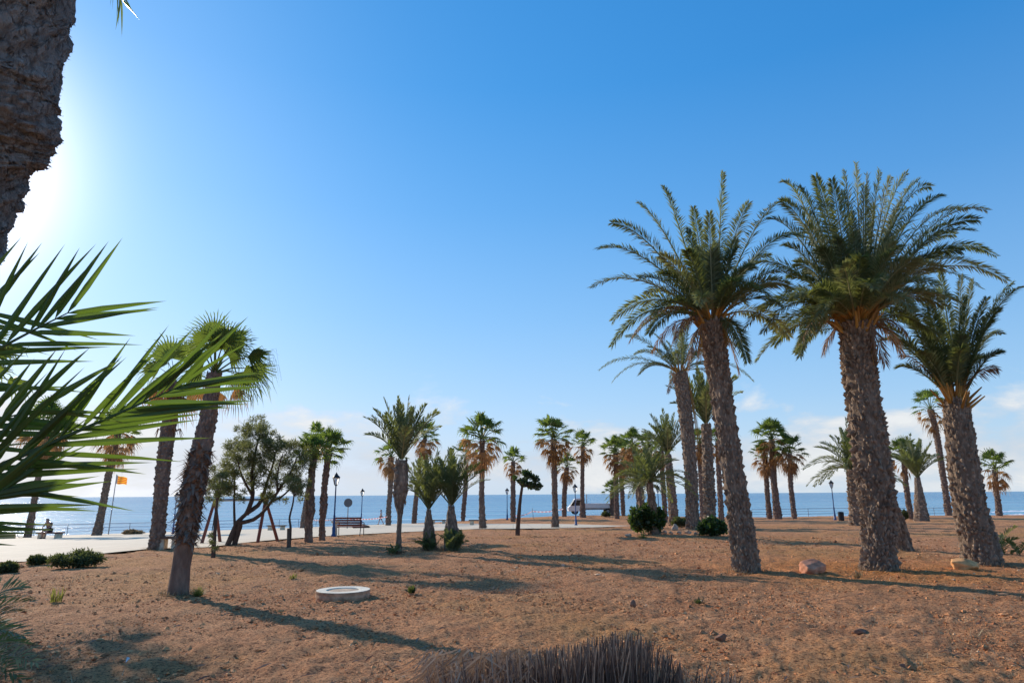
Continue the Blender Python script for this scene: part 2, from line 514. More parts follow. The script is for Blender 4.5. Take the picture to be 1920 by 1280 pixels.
p.inputs['Roughness'].default_value = 0.22; p.inputs['Specular IOR Level'].default_value = 0.26; p.inputs['IOR'].default_value = 1.33
b1 = bump(nt, swell, 0.9, 2.2); b2 = bump(nt, chop, 1.0, 0.5, b1); b3 = bump(nt, rip, 0.7, 0.08, b2)
nt.links.new(b3, p.inputs['Normal'])
nt.links.new(p.outputs[0], out.inputs[0]); M['sea'] = m
M['foam'] = plain('foam', (0.75, 0.78, 0.80), 0.8, 0, 3, 0.1, 0.3)

# ------------------------------------------------------------------ world and sun
w = bpy.data.worlds.new('World'); scn.world = w; w.use_nodes = True
nt = w.node_tree; nt.nodes.clear()
out = N(nt, 'ShaderNodeOutputWorld'); bg = N(nt, 'ShaderNodeBackground')
sky = N(nt, 'ShaderNodeTexSky'); sky.sky_type = 'NISHITA'; sky.sun_disc = False
sky.sun_elevation = SUN_EL; sky.sun_rotation = -SUN_AZ
sky.air_density = 1.0; sky.dust_density = 0.0; sky.ozone_density = 2.0; sky.altitude = 0
SKY_STR = 0.13
SKY_R, SKY_G, SKY_B = (0.40, 1.36), (1.50, 0.70), (3.1, 0.51)
tc = N(nt, 'ShaderNodeTexCoord'); d = tc.outputs['Generated']
nrm = N(nt, 'ShaderNodeVectorMath', operation='NORMALIZE'); nt.links.new(d, nrm.inputs[0]); d = nrm.outputs[0]
sp = N(nt, 'ShaderNodeSeparateColor'); nt.links.new(sky.outputs[0], sp.inputs[0])
def chan(o, k, pw):
    v = math_(nt, 'MULTIPLY', math_(nt, 'POWER', o, pw), k)
    return math_(nt, 'DIVIDE', v, math_(nt, 'MULTIPLY_ADD', v, 1 / 26.0, 1.0)) if False else v
cb_ = N(nt, 'ShaderNodeCombineColor')
nt.links.new(chan(sp.outputs[0], SKY_R[0], SKY_R[1]), cb_.inputs[0])
nt.links.new(chan(sp.outputs[1], SKY_G[0], SKY_G[1]), cb_.inputs[1])
nt.links.new(chan(sp.outputs[2], SKY_B[0], SKY_B[1]), cb_.inputs[2])
sx = N(nt, 'ShaderNodeSeparateXYZ'); nt.links.new(d, sx.inputs[0])
hz = ramp(nt, sx.outputs[2], [(0.0, (.93, .93, .93)), (0.05, (.74, .74, .74)), (0.13, (.44, .44, .44)), (0.25, (.24, .24, .24)), (0.40, (.08, .08, .08)), (0.55, (0, 0, 0))])
hzc = mixc(nt, hz, cb_.outputs[0], (4.3, 5.5, 6.5))
# bright haze round the sun
dot = N(nt, 'ShaderNodeVectorMath', operation='DOT_PRODUCT'); nt.links.new(d, dot.inputs[0]); dot.inputs[1].default_value = SUNDIR
dp = math_(nt, 'MAXIMUM', dot.outputs['Value'], 0.0)
g1 = math_(nt, 'MULTIPLY', math_(nt, 'POWER', dp, 150.0), 14.0)
g2 = math_(nt, 'MULTIPLY', math_(nt, 'POWER', dp, 15.0), 2.0)
cz = N(nt, 'ShaderNodeVectorMath', operation='MULTIPLY'); nt.links.new(d, cz.inputs[0]); cz.inputs[1].default_value = (1, 1, 0)
cn_ = N(nt, 'ShaderNodeVectorMath', operation='NORMALIZE'); nt.links.new(cz.outputs[0], cn_.inputs[0])
dz_ = N(nt, 'ShaderNodeVectorMath', operation='DOT_PRODUCT'); nt.links.new(cn_.outputs[0], dz_.inputs[0]); dz_.inputs[1].default_value = (-math.sin(SUN_AZ), math.cos(SUN_AZ), 0)
g3 = math_(nt, 'MULTIPLY', math_(nt, 'MULTIPLY', math_(nt, 'POWER', math_(nt, 'MAXIMUM', dz_.outputs['Value'], 0.0), 14.0), hz), 2.6)
gl = math_(nt, 'ADD', g1, g3)
gw = N(nt, 'ShaderNodeVectorMath', operation='SCALE'); gw.inputs[0].default_value = (0.92, 0.96, 0.85); nt.links.new(g2, gw.inputs[3])
gc = N(nt, 'ShaderNodeVectorMath', operation='SCALE'); gc.inputs[0].default_value = (1.35, 1.02, 0.75); nt.links.new(gl, gc.inputs[3])
ad = N(nt, 'ShaderNodeVectorMath', operation='ADD'); ad0 = N(nt, 'ShaderNodeVectorMath', operation='ADD'); nt.links.new(hzc, ad0.inputs[0]); nt.links.new(gw.outputs[0], ad0.inputs[1])
nt.links.new(ad0.outputs[0], ad.inputs[0]); nt.links.new(gc.outputs[0], ad.inputs[1])
# low clouds
sx = N(nt, 'ShaderNodeSeparateXYZ'); nt.links.new(d, sx.inputs[0])
mp = N(nt, 'ShaderNodeMapping'); mp.inputs['Scale'].default_value = (1, 1, 2.6); nt.links.new(d, mp.inputs[0])
cn = noise(nt, 5.5, 7, 0.6, mp.outputs[0], 0.3)
el = sx.outputs[2]
band = ramp(nt, el, [(0.0, (0.55, 0.55, 0.55)), (0.05, (0.95, 0.95, 0.95)), (0.11, (0.55, 0.55, 0.55)), (0.16, (0.1, 0.1, 0.1)), (0.20, (0, 0, 0))])
thr = math_(nt, 'SUBTRACT', math_(nt, 'ADD', cn, math_(nt, 'MULTIPLY', band, 0.36)), 0.68)
cm = math_(nt, 'MULTIPLY', math_(nt, 'MULTIPLY', math_(nt, 'MULTIPLY', thr, 6.0, True), 0.85), math_(nt, 'MULTIPLY', band, 2.5, True))
cc = mixc(nt, ramp(nt, cn, [(0.4, (0, 0, 0)), (0.65, (1, 1, 1))]), (4.6, 4.9, 5.4), (6.9, 6.9, 6.8))
mxc = mixc(nt, cm, ad.outputs[0], cc)
nt.links.new(mxc, bg.inputs[0]); bg.inputs[1].default_value = SKY_STR
nt.links.new(bg.outputs[0], out.inputs[0])

sl = bpy.data.lights.new('sun', 'SUN'); sl.energy = 5.0; sl.angle = R(0.5); sl.color = (1.0, 0.88, 0.73)
so = bpy.data.objects.new('sun', sl); col.objects.link(so)
so.rotation_euler = SUNDIR.to_track_quat('Z', 'Y').to_euler()
so.location = (-20, 20, 30)
scn.view_settings.view_transform = 'Standard'
scn.view_settings.look = 'None'
scn.view_settings.exposure = 0

# ------------------------------------------------------------------ setting meshes
PN_PX = [-3000, -700, 0, 50, 95, 190, 280, 390, 500, 625, 780, 900, 960, 1035, 1135, 1180]
PN_PY = [1120, 1075, 1055, 1054, 1047, 1039, 1030, 1027, 1014, 1005, 997, 992, 992, 991, 988.5, 986]
near_d = []
for a, b in zip(PN_PX, PN_PY):
    q = at(a, b) if a > -600 else None
    near_d.append(q.y if q is not None else None)
near_d[1] = near_d[2] * 0.92; near_d[0] = near_d[2] * 0.85
# bearing columns of the near edge
near_col = [px_of(at(a, b).x, at(a, b).y) if a > -600 else a for a, b in zip(PN_PX, PN_PY)]
FAR_PX = [-3000, 700, 770, 835, 910, 1080, 1135, 1180]
FAR_D = [200, 200, at(770, 982).y, at(835, 981.5).y, at(910, 982).y, at(1080, 983).y, at(1135, 985).y, at(1180, 985.9).y]


def pave_near(c): return np.interp(c, near_col, near_d)
def pave_far(c): return np.interp(c, FAR_PX, FAR_D)


def polar_ground():
    fine = np.radians(np.arange(-50, 50.01, 0.16))
    coarse_l = np.radians(np.arange(-180, -50, 2.6)); coarse_r = np.radians(np.arange(50.5, 180, 2.6))
    az = np.concatenate([coarse_l, fine, coarse_r])
    rad = np.concatenate([[0.15, 0.6, 1.1], np.geomspace(1.6, 175, 430)])
    A, Rr = np.meshgrid(az, rad)
    x = Rr * np.sin(A); y = Rr * np.cos(A)
    z = G0(x, np.maximum(y, -40))
    c = np.where(y > 0.5, px_of(x, y), np.where(x > 0, 6000, -6000))
    # bank down to the sea
    e = np.interp(c, EDGE_PX, EDGE_D)
    over = np.maximum(0, y - e)
    z = z - np.where(y > 0, np.minimum(over * 0.45, 5.0), 0)
    # relief
    n1 = vnoise(x * 0.55, y * 0.55, 1) - .5
    n2 = vnoise(x * 2.3, y * 2.3, 2) - .5
    n3 = vnoise(x * 7, y * 7, 3) - .5
    n4 = vnoise(x * 19, y * 19, 4) - .5
    f3 = np.clip(1.6 - Rr / 28, 0, 1); f4 = np.clip(1.5 - Rr / 13, 0, 1)
    z = z + 0.07 * n1 + 0.06 * n2 + 0.050 * n3 * f3 + 0.030 * n4 * f4
    # sink under the paving
    ins = (y > 1) & (y > pave_near(c) + 0.15) & (y < np.minimum(pave_far(c) - 0.15, e + 1.0)) & (c < 1178)
    z = z - 0.22 * ins
    nr, na = A.shape
    idx = np.arange(nr * na).reshape(nr, na)
    a0 = idx[:-1, :]; a1 = np.roll(idx, -1, 1)[:-1, :]; b0 = idx[1:, :]; b1 = np.roll(idx, -1, 1)[1:, :]
    faces = np.stack([a0, a1, b1, b0], -1).reshape(-1, 4)[:, ::-1]
    verts = np.stack([x, y, z], -1).reshape(-1, 3)
    me = bpy.data.meshes.new('dirt_ground')
    me.vertices.add(len(verts)); me.vertices.foreach_set('co', verts.ravel())
    me.loops.add(faces.size); me.loops.foreach_set('vertex_index', faces.ravel())
    me.polygons.add(len(faces)); me.polygons.foreach_set('loop_start', np.arange(len(faces)) * 4)
    me.polygons.foreach_set('loop_total', np.full(len(faces), 4))
    me.polygons.foreach_set('use_smooth', np.ones(len(faces), bool))
    me.update(calc_edges=True); me.validate()
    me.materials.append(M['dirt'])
    o = bpy.data.objects.new('dirt_ground', me); col.objects.link(o)
    tag(o, 'reddish brown bare earth with dry tufts under the palms', kind='structure')


polar_ground()

mb = MB()
cols_ = list(np.arange(-900, 1181, 13))
nt_ = 14
for c in cols_:
    n_ = float(pave_near(c)); f_ = float(min(pave_far(c), np.interp(c, EDGE_PX, EDGE_D) + 0.3))
    f_ = max(f_, n_ + 0.02)
    for k in range(nt_ + 1):
        Y = n_ + (f_ - n_) * k / nt_
        P = ground(c, Y)
        P.z += 0.035
        mb.v.append(tuple(P)); mb.a.append(0.5)
for i in range(len(cols_) - 1):
    for k in range(nt_):
        a = i * (nt_ + 1) + k
        mb.f.append((a, a + nt_ + 1, a + nt_ + 2, a + 1)); mb.mi.append(0)
tag(mb.build('paved_promenade', M['paving'], smooth=True), 'pale paved seafront promenade and path', kind='structure')

SEA = -3.3
mb = MB()
ys = list(np.geomspace(40, 40000, 60))
for y in ys:
    for x in (-60000, -20000, -3000, -800, -200, 0, 200, 800, 3000, 20000, 60000):
        mb.v.append((x, y, SEA)); mb.a.append(0.5)
for i in range(len(ys) - 1):
    for k in range(10):
        a = i * 11 + k
        mb.f.append((a, a + 1, a + 12, a + 11)); mb.mi.append(0)
tag(mb.build('sea', M['sea']), 'calm blue sea reaching the horizon', kind='structure')


def surf(pts, w0, label):
    mb = MB()
    vs = []; n = 40
    for i in range(n + 1):
        t = i / n
        k = t * (len(pts) - 1); j = min(int(k), len(pts) - 2); u = k - j
        P = Vector(pts[j]).lerp(Vector(pts[j + 1]), u)
        wob = math.sin(i * 1.7) * .5 + random.uniform(-.5, .5)
        wd = w0 * (0.35 + random.random()) * (1 if 0 < i < n else .1)
        vs += [(P.x, P.y + wob - wd, SEA + .02), (P.x, P.y + wob, SEA + .32 * random.uniform(.5, 1)), (P.x, P.y + wob + wd * .5, SEA + .05)]
    fs = []
    for i in range(n):
        a = i * 3
        fs += [(a, a + 3, a + 4, a + 1), (a + 1, a + 4, a + 5, a + 2)]
    mb.add(vs, fs)
    tag(mb.build('breaking_wave', M['foam'], smooth=True), label, kind='structure')


def seapt(px, py):
    v = ray(px, py); t = (SEA - EYE.z) / v.z
    return EYE + v * t


surf([seapt(1855, 961), seapt(1885, 959), seapt(1960, 958), seapt(2050, 957)], 2.0, 'white breaking wave at the right shore')
surf([seapt(1890, 966), seapt(1925, 965), seapt(2000, 964)], 1.0, 'thin foam line at the right shore')


# ------------------------------------------------------------------ plant kit
def catmull(pts, n):
    pts = [Vector(p) for p in pts]
    if len(pts) == 2:
        return [pts[0].lerp(pts[1], i / n) for i in range(n + 1)]
    res = []
    m_ = len(pts) - 1
    for i in range(n + 1):
        k = i / n * m_; j = min(int(k), m_ - 1); u = k - j
        p0 = pts[max(j - 1, 0)]; p1 = pts[j]; p2 = pts[j + 1]; p3 = pts[min(j + 2, m_)]
        res.append(0.5 * ((2 * p1) + (p2 - p0) * u + (2 * p0 - 5 * p1 + 4 * p2 - p3) * u * u + (3 * p1 - p0 - 3 * p2 + p3) * u ** 3))
    return res


def trunk_mesh(mb, pts, rads, rows, per, size, out, hang=0.0, sides=14, shag=None, t_from=0.0, rough=0.10):
    """tapered core plus cut leaf bases wound round it; pts/rads are world positions and radii"""
    n = max(10, rows // 2)
    C = catmull(pts, n)
    rr = [np.interp(i / n, np.linspace(0, 1, len(rads)), rads) for i in range(n + 1)]
    mb.tube(C, [r * 0.90 for r in rr], sides, 0.25, 0, True, rough)

    def frame(t):
        k = t * n; j = min(int(k), n - 1); u = k - j
        P = C[j].lerp(C[j + 1], u)
        T = (C[j + 1] - C[j]).normalized()
        return P, T, rr[j] * (1 - u) + rr[j + 1] * u
    e0 = Vector((1, 0, 0)); rmax = max(rads)
    for j in range(rows):
        t = t_from + (1 - t_from) * (j + 0.5 + random.uniform(-.25, .25)) / rows
        P, T, r = frame(t)
        e1 = (e0 - T * e0.dot(T)).normalized(); e2 = T.cross(e1)
        for k in range(per):
            a = 2 * PI * (k + 0.5 * (j % 2) + j * 0.13 + random.uniform(-.42, .42)) / per
            ra = e1 * math.cos(a) + e2 * math.sin(a); ci = T.cross(ra)
            w = 2 * PI * r / per * random.uniform(.75, 1.05) * 0.5
            s = size * random.uniform(.7, 1.25); o = out * random.uniform(.3, 1.5) * (r / rmax)
            B = P + ra * r * random.uniform(.84, .94) + T * random.uniform(-.4, .4) * size
            skew = ci * random.uniform(-.3, .3) * w
            dn = -1 if random.random() < hang else 1
            rl = r * .86
            cl = P + (B - P) * 1.0
            ap = B + T * s * random.uniform(.05, .5) * dn + ra * o + skew * .8
            q = [B - T * s * .8 * dn - ra * r * .03, B + ci * w * .95 - ra * r * .05, B + T * s * .75 * dn - ra * r * .05, B - ci * w * .95 - ra * r * .05, ap, ap - T * s * .30 * dn - ra * o * .30 + skew * .3]
            v0 = random.uniform(.05, .6)
            mb.add([tuple(x) for x in q], [(0, 1, 5), (1, 4, 5), (1, 2, 4), (2, 3, 4), (3, 5, 4), (3, 0, 5)], [v0 * .2, v0 * .4, v0 * .2, v0 * .4, min(1, v0 + .4), v0 + .2])
    if shag:
        t0, t1, cnt, ln = shag
        for _ in range(cnt):
            t = random.uniform(t0, t1)
            P, T, r = frame(t)
            e1 = (e0 - T * e0.dot(T)).normalized(); e2 = T.cross(e1)
            a = random.uniform(0, 2 * PI)
            ra = e1 * math.cos(a) + e2 * math.sin(a); ci = T.cross(ra)
            L = ln * random.uniform(.4, 1.3); dn = random.uniform(-1, .6)
            B = P + ra * r * .95
            tip = B + ra * L * random.uniform(.25, .8) + T * L * dn * .8 + ci * random.uniform(-.3, .3) * L
            w = random.uniform(.012, .035) * (ln / 0.18)
            v0 = random.uniform(.2, .9)
            mb.add([tuple(B - ci * w), tuple(B + ci * w), tuple(tip)], [(0, 1, 2)], [v0 * .6, v0 * .6, v0])


def frond(mb, P0, P1, P2, n=60, leaf=0.38, wd=0.022, vee=0.5, var=(0.2, 0.7), stalk=0.16, rach=0.016, tipvar=0.15, droop=0.15, mi_r=0, sweep=(68, 26), hang=0.0, detail=1, twist=None, vjit=.25):
    """a feather frond: a curved rachis with two rows of leaflets"""
    P0, P1, P2 = Vector(P0), Vector(P1), Vector(P2)
    L = (P2 - P0).length
    base_v = random.uniform(*var)
    bez = lambda t: P0 * (1 - t) ** 2 + P1 * 2 * t * (1 - t) + P2 * t * t
    pts = [bez(i / 10) for i in range(11)]
    mb.tube(pts, [rach * (1.5 - 1.35 * i / 10) for i in range(11)], 4, min(1, base_v + .25), mi_r, False)
    tw = random.uniform(-1.0, 1.0) if twist is None else twist
    Zu = Vector((0, 0, 1))
    for i in range(n):
        t = stalk + (1 - stalk) * (i + random.uniform(-.3, .3)) / (n - 1)
        t = min(max(t, 0.02), 1.0)
        P = bez(t)
        T = ((P1 - P0) * (1 - t) + (P2 - P1) * t).normalized()
        S = T.cross(Zu)
        S = S.normalized() if S.length > .15 else T.orthogonal().normalized()
        Nn = S.cross(T)
        tq = tw * t if twist is None else tw
        ct, st_ = math.cos(tq), math.sin(tq)
        S, Nn = S * ct + Nn * st_, Nn * ct - S * st_
        prof = min(1.0, 0.45 + 2.2 * (t - stalk)) * (1 - (0.62 if detail == 1 else .30) * max(0, (t - .45) / .55) ** 1.6)
        for sd in (-1, 1):
            ll = leaf * prof * random.uniform(.82, 1.15)
            a = R(sweep[0] + (sweep[1] - sweep[0]) * t + random.uniform(-9, 9))
            vv = vee + random.uniform(-vjit, vjit)
            D = T * math.cos(a) + (S * sd * math.cos(vv) + Nn * math.sin(vv)) * math.sin(a)
            D.z -= hang
            D.normalize()
            W = D.cross(Nn).normalized() * wd * random.uniform(.8, 1.2)
            W = (W + Nn * random.uniform(-.6, .6) * wd).normalized() * wd
            mid = P + D * ll * .45
            tip = P + D * ll; tip.z -= droop * ll * random.uniform(.4, 1.4)
            v0 = min(1, max(0, base_v + random.uniform(-.15, .15)))
            if detail == 1:
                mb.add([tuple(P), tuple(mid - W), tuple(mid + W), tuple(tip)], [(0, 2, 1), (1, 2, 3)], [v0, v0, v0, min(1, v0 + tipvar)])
            else:
                # long folded blade with a raised midrib
                fold = (W.cross(D)).normalized() * wd * .55
                q1 = P + D * ll * .10; q2 = P + D * ll * .34; q3 = P + D * ll * .70
                dz = Vector((0, 0, -droop * ll))
                q2 = q2 + dz * .12; q3 = q3 + dz * .45
                vs = [P, q1 - W * .75 + fold, q1, q1 + W * .75 + fold, q2 - W + fold, q2, q2 + W + fold, q3 - W * .58 + fold * .6, q3, q3 + W * .58 + fold * .6, P + D * ll + dz]
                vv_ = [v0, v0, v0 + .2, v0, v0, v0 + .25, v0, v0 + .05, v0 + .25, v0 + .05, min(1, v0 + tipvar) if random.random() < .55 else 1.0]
                mb.add([tuple(q) for q in vs], [(0, 2, 1), (0, 3, 2), (1, 2, 5, 4), (2, 3, 6, 5), (4, 5, 8, 7), (5, 6, 9, 8), (7, 8, 10), (8, 9, 10)], [min(.97 if k < 10 else 1, q) for k, q in enumerate(vv_)])


def fan_leaf(mb, hub, A, Nn, Rd, spread=115, nseg=20, droop=0.3, var=0.5, fuse=0.5, ragged=0.15):
    A = Vector(A).normalized(); Nn = (Vector(Nn) - A * Vector(Nn).dot(A)).normalized()
    S = A.cross(Nn)
    hub = Vector(hub)
    bd = []
    vs = [tuple(hub)]; va = [min(1, var + .1)]; fs = []
    for i in range(nseg + 1):
        ph = R(-spread + 2 * spread * i / nseg)
        D = A * math.cos(ph) + S * math.sin(ph)
        rr = Rd * fuse * (0.8 + .25 * math.cos(ph))
        p = hub + D * rr + Nn * ((0.045 if i % 2 else -0.045) * Rd)
        p.z -= droop * Rd * fuse ** 2 * .6
        vs.append(tuple(p)); va.append(var)
    for i in range(nseg):
        ph = R(-spread + 2 * spread * (i + .5) / nseg)
        D = A * math.cos(ph) + S * math.sin(ph)
        RR = Rd * (0.72 + .28 * math.cos(ph * .8)) * random.uniform(1 - ragged, 1 + ragged * .5)
        w = Rd * R(2 * spread / nseg) * fuse * .30
        Sd = D.cross(Nn).normalized() * w
        p = hub + D * RR * .80; p.z -= droop * Rd * .5 * random.uniform(.5, 1.3)
        q = hub + D * RR * random.uniform(.92, 1.08) + S * random.uniform(-.03, .03) * Rd; q.z -= droop * Rd * random.uniform(.7, 1.9)
        o = len(vs)
        vs += [tuple(p - Sd), tuple(p + Sd), tuple(q)]
        t_ = min(1, max(0, var + random.uniform(-.12, .2)))
        va += [var, var, t_]
        fs += [(0, i + 1, i + 2), (i + 1, o + 1, o, i + 2) if False else (i + 1, o + 1, o, i + 2)[::1], (o, o + 1, o + 2)]
    mb.add(vs, fs, va)


def fan_crown(seed, n_green=26, n_dead=22, nseg=15):
    st_ = random.getstate(); random.seed(seed)
    g, dd = MB(), MB()
    for i in range(n_green):
        u = (i + .5) / n_green
        el = R(88 - 90 * u + random.uniform(-10, 10)); az = i * 2.39996 + random.uniform(-.3, .3)
        A = Vector((math.cos(az) * math.cos(el), math.sin(az) * math.cos(el), math.sin(el)))
        pl = random.uniform(.42, .66); bl = random.uniform(.38, .52)
        hub = A * pl + Vector((0, 0, .10)); hub.z -= .06 * (1 - math.sin(el))
        v = random.uniform(.15, .85)
        g.tube([A * .03 + Vector((0, 0, .02)), A * pl * .5 + Vector((0, 0, .09)), hub], [.018, .013, .008], 3, .8, 0, False)
        Nn = Vector((0, 0, 1)) - A * A.z if A.z < .92 else Vector((math.cos(az + 2), math.sin(az + 2), 0))
        Nn = Nn.normalized() + Vector((random.uniform(-.5, .5), random.uniform(-.5, .5), random.uniform(-.2, .2)))
        fan_leaf(g, hub, A + Vector((0, 0, -.12)), Nn, bl, random.uniform(80, 112), nseg, random.uniform(.08, .38), v, .44)
    for i in range(n_dead):
        u = (i + .5) / max(1, n_dead)
        el = R(8 - 84 * u + random.uniform(-12, 12)); az = i * 2.39996 + random.uniform(-.4, .4)
        A = Vector((math.cos(az) * math.cos(el), math.sin(az) * math.cos(el), math.sin(el)))
        pl = random.uniform(.38, .58); bl = random.uniform(.32, .46)
        hub = A * pl + Vector((0, 0, -.05 - .30 * u * u))
        v = random.uniform(.2, .95)
        dd.tube([Vector((0, 0, -.05 - .45 * u * u)), hub], [.014, .008], 3, .5, 0, False)
        Nn = Vector((math.cos(az), math.sin(az), .35)) + Vector((random.uniform(-.5, .5), random.uniform(-.5, .5), 0))
        fan_leaf(dd, hub, A + Vector((0, 0, -.5)), Nn, bl, random.uniform(45, 80), max(8, nseg - 6), random.uniform(.25, .6), v, .42, .3)
    gm = g.mesh('fan_crown', M['fan_leaf']); dm = dd.mesh('dead_leaves', M['fan_dead']) if n_dead else None
    random.setstate(st_)
    return gm, dm


FAN = [fan_crown(11, 27, 30), fan_crown(12, 22, 36), fan_crown(13, 32, 14), fan_crown(14, 19, 20), fan_crown(15, 15, 16), fan_crown(16, 28, 38)]


def date_crown(seed, style):
    st_ = random.getstate(); random.seed(seed)
    g = MB()
    nf = {'upright': 26, 'arch': 38, 'sparse': 14}[style]
    for i in range(nf):
        u = (i + .5) / nf; az = i * 2.39996 + random.uniform(-.3, .3)
        if style == 'upright':
            el = 84 - 42 * u + random.uniform(-6, 6); bend = .10 + .18 * u; L = random.uniform(.85, 1.1)
        elif style == 'arch':
            el = 84 - 85 * u + random.uniform(-9, 9); bend = .25 + .15 * u; L = random.uniform(.85, 1.1)
        else:
            el = 80 - 55 * u + random.uniform(-9, 9); bend = .2; L = random.uniform(.8, 1.1)
        el = R(el)
        A = Vector((math.cos(az) * math.cos(el), math.sin(az) * math.cos(el), math.sin(el)))
        tip = A * L; tip.z -= bend * L * math.cos(el)
        ctrl = A * L * .5 + Vector((0, 0, .10 * L * math.cos(el) + .05))
        frond(g, A * .02, ctrl, tip, 34, .19, .011, .55, (.15, .75), .14, .009, .2, .12)
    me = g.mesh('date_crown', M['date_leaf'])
    random.setstate(st_)
    return me


DATE = {'upright': [date_crown(21, 'upright'), date_crown(22, 'upright')], 'arch': [date_crown(23, 'arch'), date_crown(24, 'arch')], 'sparse': [date_crown(25, 'sparse')]}


def child(name, me, parent, loc, scale=1.0, rz=0.0, rx=0.0):
    o = bpy.data.objects.new(name, me)
    col.objects.link(o)
    o.parent = parent
    o.location = Vector(loc) - Vector(parent['_o'])
    o.scale = (scale,) * 3
    o.rotation_euler = (rx, 0, rz)
    return o


GF = 'fan palms of the seafront'
GD = 'date palms of the seafront'


def trunk_px(tr, Y=None, base=None):
    """trunk given by outline samples (column, row, width) of its axis, standing in the plane of its base"""
    b = base if base is not None else at(tr[0][0], tr[0][1])
    Y = b.y
    pts = [Vector((b.x, b.y, b.z - 0.06))]
    sc = mpp(b)
    rads = [tr[0][2] * sc / 2]
    for (px, py, w_) in tr[1:]:
        P = on_y(px, py, Y)
        pts.append(P); rads.append(w_ * mpp(P) / 2)
    return b, pts, rads


def fan_palm(label, tr, crown_r, var=0, skirt=True, Y=None, shag=None, rz=None, lift=0.0, rows=None, green_scale=1.0):
    base = ground(px_of_row(tr[0][0], tr[0][1], Y), Y) if Y else None
    b, pts, rads = trunk_px(tr, base=base)
    t = empty('fan_palm', b, label, 'palm tree', GF)
    H = (pts[-1] - pts[0]).length
    mb = MB()
    rows = rows or max(14, int(H / 0.13))
    trunk_mesh(mb, pts, rads, rows, 8, H / rows * 1.3, rads[-1] * .30, .35, 9, shag or (0.15, 1.0, 90, rads[-1] * .8), 0.08)
    mb.build('trunk', M['fan_bark'], t)
    top = pts[-1]
    s = crown_r * mpp(top)
    rz = random.uniform(0, 6.28) if rz is None else rz
    gm, dm = FAN[var % len(FAN)]
    child('crown', gm, t, top + Vector((0, 0, lift * s)), s * green_scale, rz)
    if skirt and dm:
        child('dead_leaves', dm, t, top + Vector((0, 0, -.02 * s)), s * .95, rz)
    return t


def px_of_row(px, py, Y):
    # bearing column of the pixel (px, py) at forward distance Y
    P = on_y(px, py, Y)
    return float(px_of(P.x, P.y))


def date_palm(label, tr, crown_r, style='upright', var=0, Y=None, rz=None, rows=None, per=9, green_base=False, skirt=None):
    base = ground(px_of_row(tr[0][0], tr[0][1], Y), Y) if Y else None
    b, pts, rads = trunk_px(tr, base=base)
    t = empty('date_palm', b, label, 'palm tree', GD)
    H = (pts[-1] - pts[0]).length
    mb = MB()
    rows = rows or max(8, int(H / 0.13))
    trunk_mesh(mb, pts, rads, rows, per, H / rows * 1.25, rads[-1] * .28, .05, 10, None, 0.02)
    mb.build('trunk', M['date_bark'], t)
    top = pts[-1]
    s = crown_r * mpp(top)
    child('crown', DATE[style][var % len(DATE[style])], t, top, s, random.uniform(0, 6.28) if rz is None else rz)
    return t


